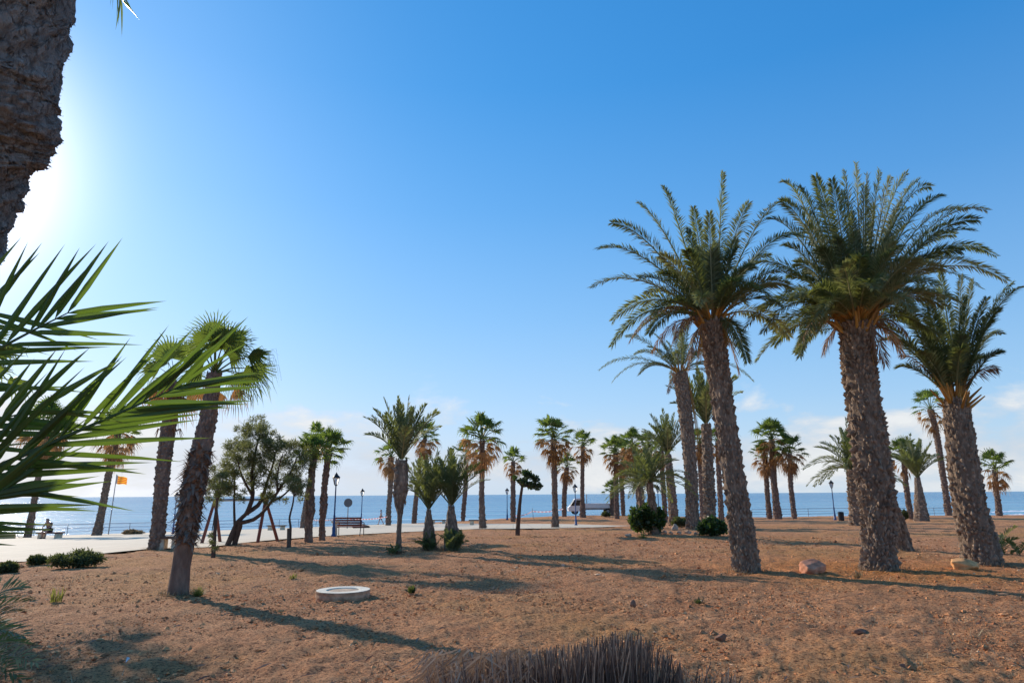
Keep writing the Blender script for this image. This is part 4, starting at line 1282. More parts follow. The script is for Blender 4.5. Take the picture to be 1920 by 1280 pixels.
def limb(mb, pts, r0, r1, n=10, sides=6):
    C_ = catmull(pts, n)
    mb.tube(C_, [r0 + (r1 - r0) * i / n for i in range(n + 1)], sides, .4, 0, True, .12)


b = at(425, 1022)
t = empty('tamarisk_tree', b, 'dark feathery tree leaning right over the swing frame', 'tree')
q = lambda px, py, dy=0: on_y(px, py, b.y + dy)
mb = MB()
limb(mb, [b - Vector((0, 0, .1)), q(436, 1000), q(446, 978), q(470, 956)], .13, .08)
limb(mb, [b + Vector((.25, .1, -.1)), q(443, 1008, .1), q(450, 985), q(449, 975)], .12, .10)
limb(mb, [q(446, 980), q(475, 974, -.2), q(500, 952, -.3), q(525, 915, -.4), q(548, 880, -.3), q(556, 858)], .09, .025)
limb(mb, [q(465, 960), q(488, 942, .3), q(500, 905, .5), q(512, 870, .6), q(520, 830, .5)], .10, .025)
limb(mb, [q(462, 964), q(474, 930), q(472, 890, .3), q(478, 850, .2), q(490, 805)], .11, .025)
limb(mb, [q(440, 985), q(439, 940, .5), q(440, 900, .5), q(432, 870, .4)], .06, .02)
limb(mb, [q(474, 930), q(455, 895, -.4), q(445, 860, -.5)], .06, .02)
limb(mb, [q(520, 925, -.4), q(520, 890, -.6), q(530, 850, -.6)], .05, .02)
limb(mb, [q(510, 940, -.3), q(535, 925, -.2), q(560, 895)], .05, .02)
crown = MB()
for (px, py, r_) in ((490, 800, 18), (480, 815, 22), (505, 818, 22), (462, 828, 20), (498, 838, 26), (470, 848, 24), (440, 846, 20), (523, 835, 16), (430, 870, 20), (455, 873, 24), (490, 868, 26), (520, 866, 22), (545, 850, 20), (560, 838, 16), (557, 866, 22), (420, 896, 15), (445, 900, 18), (475, 898, 20), (507, 895, 20), (535, 888, 20), (565, 885, 16), (412, 915, 12), (430, 918, 10), (492, 918, 12), (560, 905, 14), (573, 860, 14), (545, 915, 8), (400, 926, 8), (430, 850, 14), (412, 880, 14), (408, 902, 12), (437, 885, 18), (462, 858, 18), (485, 885, 18), (515, 905, 14), (470, 912, 12), (535, 865, 18), (505, 850, 16), (425, 905, 14), (448, 830, 14), (405, 935, 9), (422, 930, 9), (440, 925, 10), (500, 930, 8), (520, 925, 9), (560, 925, 10), (572, 900, 12), (548, 932, 7), (398, 905, 9), (476, 795, 12), (468, 812, 12), (520, 815, 10), (448, 812, 8)):
    for dy in (-.9, -.3, .3, .9):
        c = q(px + random.uniform(-17, 17), py + random.uniform(-15, 15), dy * random.uniform(.4, 1.6)); s = mpp(c)
        leaf_cluster(crown, c, r_ * s * .62, r_ * s * .5, int(7.5 * r_), .17, .013, (.0, 1.0), .5)
        for _ in range(4):
            D = Vector((random.uniform(-1, 1), random.uniform(-1, 1), random.uniform(-.4, 1))) * r_ * s * .8
            crown.tube([c - D * .3, c + D], [.007, .003], 3, .1, 0, False)
mb.build('trunk', M['tree_bark'], t); crown.build('crown', M['tamarisk_leaf'], t)


def small_tree(name, label, trunk_pts, r0, clusters, mat, ll, lw, dens=9, base=None):
    b = base or at(*trunk_pts[0])
    t = empty(name, b, label, 'tree')
    mb = MB(); pp = [b - Vector((0, 0, .05))] + [on_y(px, py, b.y) for px, py in trunk_pts[1:]]
    limb(mb, pp, r0, r0 * .5, 12, 7)
    c_ = MB()
    for (px, py, r_) in clusters:
        for dy in (-.35, .1, .4):
            c = on_y(px + random.uniform(-3, 3), py + random.uniform(-3, 3), b.y + dy); s = mpp(c)
            leaf_cluster(c_, c, r_ * s * .85, r_ * s * .7, int(dens * r_), ll, lw)
        limb(mb, [pp[-1], pp[-1].lerp(on_y(px, py, b.y), .6) + Vector((0, 0, .03)), on_y(px, py, b.y)], r0 * .4, r0 * .1, 5, 5)
    mb.build('trunk', M['tree_bark'], t); c_.build('crown', mat, t)
    return t


small_tree('broadleaf_tree', 'small tree with dark stem and dense round crown beside the path', [(970, 1004), (972, 975), (975, 940), (979, 912)], .11,
           [(992, 892, 9), (1004, 900, 8), (984, 905, 8), (998, 910, 9), (1008, 912, 7), (988, 890, 6), (976, 900, 4), (985, 884, 5), (966, 897, 3)], M['broad_leaf'], .13, .05, 7)
b_ = at(970, 1004)
small_tree('young_tree', 'young tree with crooked thin stem tied to a short stake', [(543, 1026), (545, 990), (543, 970), (549, 945), (551, 930)], .05,
           [(553, 918, 9), (545, 912, 9), (562, 924, 8), (540, 900, 9), (556, 903, 10), (566, 912, 6)], M['tamarisk_leaf'], .11, .009, 12)
small_tree('young_tree', 'mossy young tree with green shoots left of the feathery tree', [(400, 1046), (402, 1010), (405, 970), (407, 940)], .07,
           [(410, 925, 10), (402, 915, 8), (418, 912, 10), (398, 1018, 4), (403, 1030, 4), (396, 1005, 4), (412, 895, 9), (421, 890, 7)], M['scrub_leaf'], .11, .010, 12)
st_ = at(541, 1028)
mb = MB(); mb.tube([st_ - Vector((0, 0, .1)), on_y(541, 990, st_.y)], [.06, .05], 7)
o = mb.build('wooden_stake', M['wood_brown'], origin=tuple(st_)); o.location = st_
tag(o, 'short brown wooden stake beside the crooked young tree', 'stake')


# ------------------------------------------------------------------ bushes
def bush(label, cx, cy, wpx, hpx, mat, dens=1.0, ll=.10, lw=.022, Y=None, name='bush', group='bushes'):
    b = at(cx, cy) if Y is None else ground(px_of_row(cx, cy, Y), Y)
    s = mpp(b); Wm = wpx * s / 2; H = hpx * s
    t = MB()
    for i in range(int(14)):
        az = random.uniform(0, 2 * PI); rr_ = math.sqrt(random.random()) * .75
        x, y = math.cos(az) * rr_ * Wm, math.sin(az) * rr_ * Wm * .7
        h = H * (1 - .55 * rr_ * rr_) * random.uniform(.75, 1.0)
        c = b + Vector((x, y, h * .55))
        leaf_cluster(t, c, Wm * .36, h * .45, int(170 * dens), ll, lw, (0, 1))
        t.tube([b + Vector((x * .2, y * .2, -.05)), c], [.015, .006], 4, .05, 0, False)
    o = t.build(name, mat, origin=tuple(b)); o.location = b
    return tag(o, label, 'bush', group)


bush('widest rounded olive bush at the left edge of the earth bank', 143, 1064, 100, 38, M['scrub_leaf'], 2.2, .10, .016)
bush('small round bush left of the widest bush', 69, 1059, 38, 21, M['scrub_leaf'], 1.3, .09, .016)
bush('low bush cut by the left picture edge', 14, 1075, 44, 24, M['scrub_leaf'], 1.3, .09, .016)
bush('round glossy dark bush at the foot of the bent date palm', 1216, 1002, 76, 66, M['shrub_leaf'], 2.6, .16, .05)
bush('dense dark bush behind the slim leaning trunk', 1338, 1005, 62, 40, M['shrub_leaf'], 2.2, .14, .04)
bush('small dark bush at the foot of the straight dark trunk', 1276, 988, 34, 24, M['scrub_leaf'], 1.2, .12, .03)
bush('small dark bush in front of the truck bed', 1136, 969, 17, 12, M['scrub_leaf'], .8, .14, .04)
bush('dry brown scrub patch at the promenade edge by the flagpole', 247, 1002, 44, 9, M['straw'], .9, .22, .03)
bush('grey green shrub right of the stoutest palm foot', 1697, 974, 14, 22, M['scrub_leaf'], .8, .14, .03)


# ------------------------------------------------------------------ stones
def rock(name, label, px, py, wpx, hpx, mat, seed, flat=1.0, group='loose rocks', sink=.15):
    b = at(px, py); s = mpp(b)
    W, H = wpx * s / 2, hpx * s
    bm = bmesh.new()
    bmesh.ops.create_icosphere(bm, subdivisions=4, radius=1)
    rs = random.Random(seed)
    planes = [(Vector((rs.uniform(-1, 1), rs.uniform(-1, 1), rs.uniform(-.6, 1))).normalized(), rs.uniform(.55, .85)) for _ in range(13)]
    off = rs.uniform(0, 50)
    for v in bm.verts:
        p = v.co.copy()
        for n_, d_ in planes:
            e = p.dot(n_) - d_
            if e > 0: p -= n_ * e * .92
        k = 1 + .10 * (float(vnoise(np.array([p.x * 3 + off]), np.array([p.y * 3 + p.z * 4]), 2)[0]) - .5) + .07 * (float(vnoise(np.array([p.x * 9 + off]), np.array([p.y * 9 + p.z * 8]), 3)[0]) - .5)
        p *= k
        v.co = Vector((p.x * W * 1.15, p.y * W * .8, p.z * H * .62 * flat + H * (.5 - sink)))
    me = bpy.data.meshes.new(name); bm.to_mesh(me); bm.free()
    me.materials.append(mat)
    me.polygons.foreach_set('use_smooth', [True] * len(me.polygons))
    o = bpy.data.objects.new(name, me); col.objects.link(o); o.location = b
    o.rotation_euler = (0, 0, rs.uniform(-.4, .4))
    return tag(o, label, 'rock', group)


rock('boulder', 'red brown boulder between the two tallest palm trunks', 1528, 1075, 60, 32, M['rock_red'], 3, .8)
rock('boulder', 'flat orange boulder at the foot of the rightmost big palm', 1812, 1066, 62, 22, M['rock_orange'], 5, .9)
for i, (px, py, w_, h_, lab) in enumerate(((1178, 1006, 14, 7, 'pale flat stone in the dry grass left of the bent date palm'), (1265, 995, 13, 14, 'upright block stone behind the row of pale stones'),
                                       (1246, 1000, 11, 7, 'first pale stone from the left in the row under the dark bushes'), (1258, 1001, 9, 6, 'second pale stone from the left in the row under the dark bushes'), (1273, 1001, 11, 7, 'third pale stone from the left in the row under the dark bushes'),
                                       (1290, 1000, 12, 7, 'fourth pale stone from the left in the row under the dark bushes'), (1305, 1003, 12, 7, 'rightmost pale stone in the row under the dark bushes'))):
    rock('stone', lab, px, py, w_, h_, M['rock_pale'], 20 + i, group='pale stones edging the dark bushes')
for i, (px, py, w_, h_, lab) in enumerate(((1187, 1136, 14, 12, 'grey brown stone alone in the middle of the dirt'), (1614, 1187, 24, 10, 'dark clod of earth below the stoutest palm'), (1354, 1200, 24, 15, 'largest dark stone right of the dry stalks'), (1691, 1252, 14, 10, 'small dark stone at the lower right'), (1055, 1061, 8, 5, 'white pebble in the long shadow'))):
    rock('stone', lab, px, py, w_, h_, M['rock_dark'] if i < 4 else M['rock_pale'], 40 + i, group='stones lying on the dirt')

# manhole ring
b = at(643, 1117); s = mpp(b)
t = empty('manhole', b, 'round pale concrete manhole collar rising out of the dirt', 'manhole')
Rm = 50 * s; Hm = 11.5 * s
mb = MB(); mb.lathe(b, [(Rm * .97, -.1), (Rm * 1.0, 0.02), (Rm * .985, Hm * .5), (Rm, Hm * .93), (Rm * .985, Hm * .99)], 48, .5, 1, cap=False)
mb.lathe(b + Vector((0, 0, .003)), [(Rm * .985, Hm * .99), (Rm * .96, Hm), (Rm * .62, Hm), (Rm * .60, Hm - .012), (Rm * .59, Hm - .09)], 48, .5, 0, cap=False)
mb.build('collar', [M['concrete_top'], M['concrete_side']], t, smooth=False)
mb = MB(); mb.lathe(b, [(Rm * .585, Hm - .11), (Rm * .585, Hm - .022), (Rm * .50, Hm - .010), (Rm * .1, Hm - .008)], 36)
mb.build('cover', M['cover'], t)


# ------------------------------------------------------------------ street furniture
def lamp(label, px, py_top, py_base, Y=None):
    b = at(px, py_base) if Y is None else ground(px_of_row(px, py_base, Y), Y)
    top = on_y(px, py_top, b.y)
    H = top.z - b.z; k = H / 3.9
    t = empty('street_lamp', b, label, 'street lamp', 'blue lantern street lamps')
    mb = MB()
    mb.lathe(b, [(.15 * k, -.05), (.15 * k, .12 * k), (.10 * k, .18 * k), (.11 * k, .55 * k), (.075 * k, .62 * k), (.06 * k, 1.2 * k), (.075 * k, 1.24 * k), (.05 * k, 1.3 * k), (.038 * k, 3.05 * k), (.065 * k, 3.08 * k), (.05 * k, 3.14 * k)], 12)
    mb.build('post', M['blue_metal'], t, smooth=True)
    mb = MB()
    mb.lathe(b + Vector((0, 0, 3.14 * k)), [(.10 * k, .012 * k), (.21 * k, .42 * k)], 6)
    mb.build('lantern_glass', M['lantern_glass'], t)
    mb = MB()
    for i in range(6):
        a = 2 * PI * i / 6
        d_ = Vector((math.cos(a), math.sin(a), 0))
        mb.tube([b + d_ * .105 * k + Vector((0, 0, 3.14 * k)), b + d_ * .215 * k + Vector((0, 0, 3.565 * k))], .014 * k, 4)
    mb.lathe(b + Vector((0, 0, 3.13 * k)), [(.07 * k, -.04 * k), (.115 * k, 0), (.115 * k, .011 * k)], 6)
    mb.build('lantern_frame', M['black_metal'], t)
    mb = MB()
    mb.lathe(b + Vector((0, 0, 3.562 * k)), [(.25 * k, 0), (.25 * k, .03 * k), (.16 * k, .13 * k), (.10 * k, .17 * k), (.10 * k, .22 * k), (.04 * k, .26 * k), (.03 * k, .33 * k), (.01 * k, .338 * k)], 12)
    mb.build('lantern_cap', M['black_metal'], t)
    return t


lamp('lamp between the straight scaly trunk and the nearest fan palm', 324, 921, 1001)
lamp('tallest lamp standing beside the slatted bench', 625, 885, 1006)
lamp('lamp between the round sign and the walking person', 677, 915, 982, Y=82)
lamp('lamp left of the small round crowned tree', 951, 914, 974)
lamp('lamp standing on the path before the truck', 1080, 906, 985)
lamp('lamp half hidden between the bent and straight date palms', 1236, 908, 972, Y=68)
lamp('leaning view lamp beside the litter bin at the right railing', 1566, 899, 975)

b = at(1578, 976); t = empty('litter_bin', b, 'dark litter bin beside the lamp at the right railing', 'bin')
k = mpp(b) * 17
mb = MB(); mb.lathe(b, [(.26 * k, 0), (.30 * k, .1 * k), (.31 * k, .85 * k), (.27 * k, .86 * k)], 14); mb.build('body', M['black_metal'], t)
mb = MB(); mb.lathe(b + Vector((0, 0, .865 * k)), [(.33 * k, 0), (.33 * k, .06 * k), (.2 * k, .12 * k), (.02, .13 * k)], 14); mb.build('rim', M['black_metal'], t)

# round sign seen from behind
b = ground(652, 62); top = on_y(652, 942, b.y); s = mpp(b)
t = empty('road_sign', b, 'round road sign seen from its grey back on a thin pole', 'sign')
mb = MB(); mb.tube([b - Vector((0, 0, .1)), Vector((b.x, b.y, top.z + .1))], .045, 8); mb.build('pole', M['grey_metal'], t)
mb = MB(); rs_ = 8 * s
vs = []; n_ = 28
for yy in (-.055, -.075):
    for i in range(n_):
        a = 2 * PI * i / n_; vs.append((b.x + rs_ * math.cos(a), b.y + yy, top.z + rs_ * math.sin(a)))
mb.add(vs, [tuple(range(n_ - 1, -1, -1)), tuple(range(n_, 2 * n_))][::-1] + [(i, (i + 1) % n_, n_ + (i + 1) % n_, n_ + i) for i in range(n_)])
mb.build('disc', M['sign_back'], t)


def park_bench(label, b, L, yaw):
    t = empty('park_bench', b, label, 'bench')
    ca, sa = math.cos(yaw), math.sin(yaw)
    W = lambda x, y, z: (b.x + x * ca - y * sa, b.y + x * sa + y * ca, b.z + z)
    mb = MB()
    for k in range(4):
        mb.box(W(0, .08 + k * .115, .44), (L, .09, .035), yaw)
    mb.build('seat', M['wood_red'], t)
    mb = MB()
    for k in range(4):
        mb.box(W(0, -.02 - k * .035, .53 + k * .115), (L, .03, .09), yaw)
    mb.build('backrest', M['wood_red'], t)
    for sx_ in (-.5, .5):
        x = sx_ * (L - .12)
        mb = MB()
        mb.tube([W(x, .46, 0), W(x, .44, .4), W(x, .46, .62), W(x, .30, .66)], .022, 6)
        mb.tube([W(x, -.10, 0), W(x, .0, .42), W(x, -.15, .92)], .022, 6)
        mb.tube([W(x, .45, .41), W(x, .0, .41)], .02, 6)
        mb.tube([W(x, -.06, .63), W(x, .32, .66)], .02, 6)
        mb.build('leg_frame', M['black_metal'], t)


b = at(652, 1004)
park_bench('red brown slatted bench with iron legs beside the tallest lamp', b, 55 * mpp(b) * .98, R(-8))


def slab_bench(label, px, py, wpx, Y=None, yaw=0.0, mat='wood_brown', leg='concrete'):
    b = at(px, py); s = mpp(b); L = wpx * s
    t = empty('slab_bench', b, label, 'bench', 'low slab benches on the promenade')
    mb = MB(); mb.box(b + Vector((0, 0, .43)), (L, .48, .09), yaw); mb.build('seat', M[mat], t)
    for sg in (-1, 1):
        mb = MB(); d_ = Vector((math.cos(yaw), math.sin(yaw), 0)) * L * .33 * sg
        mb.box(b + d_ + Vector((0, 0, .19)), (.34, .40, .39), yaw); mb.build('leg', M[leg], t)
    return t, b


slab_bench('slab bench behind the straight scaly trunk', 317, 1029, 46, yaw=.1)
bench_t, bb = slab_bench('slab bench with the seated person', 93, 1010, 46, mat='wood_red', yaw=.05)
slab_bench('slab bench seen under the swing frame', 518, 994, 35)
slab_bench('slab bench behind the two short date palms', 822, 982, 30)
slab_bench('slab bench behind the tall orange skirted fan palm', 896, 984, 34)

# pale post next to the bench
b = at(627, 1005); s = mpp(b)
t = empty('drinking_fountain', b, 'pale stone drinking fountain at the left end of the slatted bench', 'fountain')
mb = MB(); mb.box(b + Vector((0, 0, .30)), (.26, .26, .62), .3, taper=.8); mb.build('pedestal', M['concrete'], t)
mb = MB(); mb.lathe(b + Vector((0, 0, .61)), [(.10, 0), (.20, .08), (.21, .14), (.15, .135), (.03, .10)], 12); mb.build('basin', M['concrete'], t)

# swing frame
b1 = at(397, 1019); b2 = at(503, 1014)
Ys = (b1.y + b2.y) / 2
t = empty('swing_frame', b1, 'red brown wooden swing frame without swings', 'swing')
topL = on_y(403, 937, Ys); topR = on_y(498, 936, Ys)
for Tp, legs in ((topL, ((387, 1020, -.5), (404, 1018, .5))), (topR, ((491, 1013, -.5), (514, 1014, .5)))):
    for (px, py, dy) in legs:
        P = on_y(px, py, Ys); P = Vector((P.x, Ys + dy, 0)); P.z = G(P.x, P.y) - .05
        mb = MB(); mb.tube([P, Tp], [.075, .065], 8); mb.build('leg', M['wood_red'], t)
mb = MB(); d_ = (topR - topL).normalized() * .15
mb.tube([topL - d_, topR + d_], .06, 8); mb.build('crossbar', M['grey_metal'], t)
mb = MB()
mb.box(topR, (.20, .24, .24)); mb.build('joint_block', M['wood_red'], t)


# railings
def railing(label, pts, step=2.4, h=1.0, rails=3):
    t = empty('railing', pts[0], label, 'railing', 'thin seafront railings')
    segs = []
    tot = 0
    for a, b_ in zip(pts[:-1], pts[1:]):
        segs.append((a, b_, (b_ - a).length)); tot += segs[-1][2]
    n_ = max(2, int(tot / step))
    def along(dd):
        for a, b_, l in segs:
            if dd <= l + 1e-6: return a.lerp(b_, dd / l)
            dd -= l
        return segs[-1][1]
    P = [along(tot * i / n_) for i in range(n_ + 1)]
    for p in P: p.z = G(p.x, p.y)
    for p in P:
        mb = MB(); mb.tube([p + Vector((0, 0, -.1)), p + Vector((0, 0, h))], .032, 6); mb.build('post', M['rail_metal'], t)
    for r_ in range(rails):
        z = h * (1 - r_ / rails) - .0
        mb = MB(); mb.tube([p + Vector((0, 0, z)) for p in P], .026 if r_ == 0 else .017, 6); mb.build('rail', M['rail_metal'], t)


def edgept(px, d=-.35):
    return ground(px, float(np.interp(px, EDGE_PX, EDGE_D)) + d)


railing('thin metal railing along the left promenade edge', [edgept(c) for c in (-60, 60, 200, 400, 560, 625)], 2.6, 1.05)
railing('thin metal railing along the right shore', [edgept(c, -.6) for c in (1405, 1500, 1600, 1700, 1790)], 3.2, .95)

# flag
b = at(203, 1002); top = on_y(219, 889, b.y)
t = empty('flagpole', b, 'leaning thin flagpole with orange striped flag by the sea', 'flagpole')
mb = MB(); mb.tube([b - Vector((0, 0, .1)), top], [.055, .035], 8); mb.build('pole', M['grey_metal'], t)
s = mpp(b)
W_, H_ = 20 * s, 16 * s
axis = (top - b).normalized()


def cloth(name, parent, u0, u1, mat, nx=14, ny=8):
    me = bpy.data.meshes.new(name); vs = []; uv = []
    o_ = Vector(parent['_o'])
    for i in range(nx + 1):
        for j in range(ny + 1):
            u = u0 + (u1 - u0) * i / nx; v = j / ny
            p = top - axis * (.04 + v * H_ * (1 - .18 * u)) + Vector((u * W_, .10 * math.sin(u * 7 + v) * u * 1.2, -u * H_ * .38 - .06 * math.sin(u * 6) * H_))
            vs.append(tuple(p - o_)); uv.append((u, v))
    fs = []
    for i in range(nx):
        for j in range(ny):
            a = i * (ny + 1) + j; fs.append((a, a + ny + 1, a + ny + 2, a + 1))
    me.from_pydata(vs, [], fs); ul = me.uv_layers.new(name='UVMap')
    for l in me.loops: ul.data[l.index].uv = uv[l.vertex_index]
    me.materials.append(mat); me.polygons.foreach_set('use_smooth', [True] * len(fs))
    o = bpy.data.objects.new(name, me); col.objects.link(o); o.parent = parent
    return o


cloth('flag', t, .14, 1.0, M['flag'])
cloth('hoist_band', t, 0.0, .14, M['dirty_white'], 3)


# barrier tapes
def tape(label, pts, w_=.055):
    o0 = pts[0]
    me = bpy.data.meshes.new('barrier_tape'); vs = []; uv = []; L = 0; n = 60
    prev = None
    for i in range(n + 1):
        k = i / n * (len(pts) - 1); j = min(int(k), len(pts) - 2); u = k - j
        P = pts[j].lerp(pts[j + 1], u); P = P + Vector((0, 0, -.22 * 4 * u * (1 - u) + .015 * math.sin(i * 1.9)))
        if prev is not None: L += (P - prev).length
        prev = P
        tw = .03 * math.sin(i * .8)
        vs += [tuple(P - o0 + Vector((0, tw, w_))), tuple(P - o0 - Vector((0, tw, w_)))]; uv += [(L / .7, 0), (L / .7, 1)]
    me.from_pydata(vs, [], [(2 * i, 2 * i + 1, 2 * i + 3, 2 * i + 2) for i in range(n)])
    ul = me.uv_layers.new(name='UVMap')
    for l in me.loops: ul.data[l.index].uv = uv[l.vertex_index]
    me.materials.append(M['tape'])
    o = bpy.data.objects.new('barrier_tape', me); col.objects.link(o); o.location = o0
    tag(o, label, 'tape', 'red and white barrier tapes')


a = at(569, 990); c = at(728, 985)
tape('red and white tape strung behind the slatted bench', [on_y(573, 972, a.y - .1), on_y(640, 970, 68), on_y(727, 968, c.y - .2)])
p1 = at(972, 978)
tape('red and white tape strung left of the truck', [on_y(962, 966, at(962, 978).y - .2), on_y(998, 958, 88), on_y(1058, 953, at(1058, 968).y - .2)])
b = ground(998, 88); mb = MB(); mb.tube([b - Vector((0, 0, .1)), on_y(998, 952, 88)], .035, 6)
o = mb.build('thin_post', M['rail_metal'], origin=tuple(b)); o.location = b; tag(o, 'thin post holding the tape left of the truck', 'post')

# heap of earth by the bench, and low yellow wall at the far left
b = at(677, 989); s = mpp(b)
rock('earth_heap', 'low dark heap of earth right of the slatted bench', 675, 990, 34, 9, M['rock_dark'], 77, .9, group='heaps of earth')
b = at(16, 1010); s = mpp(b); mb = MB()
mb.box(b + Vector((-.8, 0, .16)), (58 * s, .35, .42), .02); o = mb.build('low_wall', M['yellow_wall'], origin=tuple(b)); o.location = b
bev = o.modifiers.new('b', 'BEVEL'); bev.width = .03
tag(o, 'low ochre wall at the far left promenade edge', 'wall')

# ------------------------------------------------------------------ truck
TY = 97.0
c0 = ground(px_of_row(1065, 966, TY), TY)
Lm = 86 * TY / FPX / math.cos(PITCH) * 1.0
b = Vector((c0.x, TY, G(c0.x + 3, TY) + 0.0))
zt = on_y(1100, 967.5, TY).z
b.z = max(b.z, zt - .3) + .18
t = empty('truck', b, 'white flatbed truck facing left behind the palms', 'truck')


def prism(mb, prof, y0, y1, mi=0):
    n = len(prof)
    vs = [(b.x + x, b.y + y0, b.z + z) for x, z in prof] + [(b.x + x, b.y + y1, b.z + z) for x, z in prof]
    fs = [tuple(range(n)), tuple(range(2 * n - 1, n - 1, -1))] + [(i, n + i, n + (i + 1) % n, (i + 1) % n) for i in range(n)]
    mb.add(vs, fs, .5, mi)


mb = MB(); prism(mb, [(0.0, .45), (0.02, .95), (.25, 1.15), (.85, 2.05), (1.1, 2.2), (2.1, 2.2), (2.15, 1.9), (2.15, .45)], -1.0, 1.0)
o = mb.build('cab', M['white_paint'], t); bv = o.modifiers.new('b', 'BEVEL'); bv.width = .05; bv.segments = 2
mb = MB(); prism(mb, [(1.02, 1.22), (1.14, 1.95), (1.85, 1.95), (1.85, 1.22)], -1.012, -1.004); mb.build('side_window', M['dark_glass'], t)
mb = MB(); mb.add([(b.x + .29, b.y - .85, b.z + 1.24), (b.x + .29, b.y + .85, b.z + 1.24), (b.x + .82, b.y + .80, b.z + 2.03), (b.x + .82, b.y - .80, b.z + 2.03)], [(0, 1, 2, 3)])
mb.build('windscreen', M['dark_glass'], t)
mb = MB(); prism(mb, [(.30, 1.20), (.86, 1.98), (.98, 1.98), (.86, 1.20)], -1.012, -1.004); mb.build('quarter_window', M['dark_glass'], t)
mb = MB(); prism(mb, [(2.35, .86), (2.35, 1.5), (Lm, 1.48), (Lm, .84)], -1.05, 1.05); o = mb.build('flatbed', M['white_paint'], t)
mb = MB(); mb.box(b + Vector((Lm / 2 + .9, 0, .74)), (Lm - 1.9, 1.5, .22)); mb.build('chassis', M['grey_metal'], t)
mb = MB(); mb.box(b + Vector((2.24, 0, 1.75)), (.08, 2.0, 1.0)); mb.build('headboard', M['grey_metal'], t)
for x in (2.0, 2.6):
    mb = MB(); mb.tube([b + Vector((x, -.7, 1.3)), b + Vector((x, -.7, 2.75))], .05, 6); mb.build('stake', M['grey_metal'], t)
for x in (.95, Lm - 1.3):
    for yy in (-.85, .85):
        mb = MB(); q0 = b + Vector((x, yy - .12, .42)); mb.tube([q0, q0 + Vector((0, .24, 0))], .42, 18)
        wh = mb.build('wheel', M['rubber'], t)
        mb = MB(); mb.tube([q0 + Vector((0, -.012, 0)), q0 + Vector((0, .252, 0))], .22, 14); mb.build('rim', M['grey_metal'], wh, origin=tuple(b))
for yy in (-.75, .75):
    mb = MB(); mb.box(b + Vector((-.0, yy, .78)), (.06, .3, .18)); mb.build('headlight', M['lantern_glass'], t)
mb = MB(); mb.box(b + Vector((.62, -1.15, 1.5)), (.08, .2, .34)); mb.build('mirror', M['black_metal'], t)


# ------------------------------------------------------------------ people
def skin_mesh(name, verts, edges, radii, mat, parent, root=0, levels=1):
    me = bpy.data.meshes.new(name); me.from_pydata(verts, edges, [])
    o = bpy.data.objects.new(name, me); col.objects.link(o)
    sk = o.modifiers.new('s', 'SKIN'); ss = o.modifiers.new('ss', 'SUBSURF'); ss.levels = levels; ss.render_levels = levels
    for i, r_ in enumerate(radii):
        d_ = me.skin_vertices[0].data[i]
        d_.radius = (r_, r_) if isinstance(r_, (int, float)) else r_
        d_.use_root = (i == root)
    bpy.context.view_layer.update()
    dg = bpy.context.evaluated_depsgraph_get()
    nm = bpy.data.meshes.new_from_object(o.evaluated_get(dg))
    o.modifiers.clear(); o.data = nm; bpy.data.meshes.remove(me)
    nm.name = name; nm.materials.clear(); nm.materials.append(mat)
    nm.polygons.foreach_set('use_smooth', [True] * len(nm.polygons))
    o.parent = parent
    return o


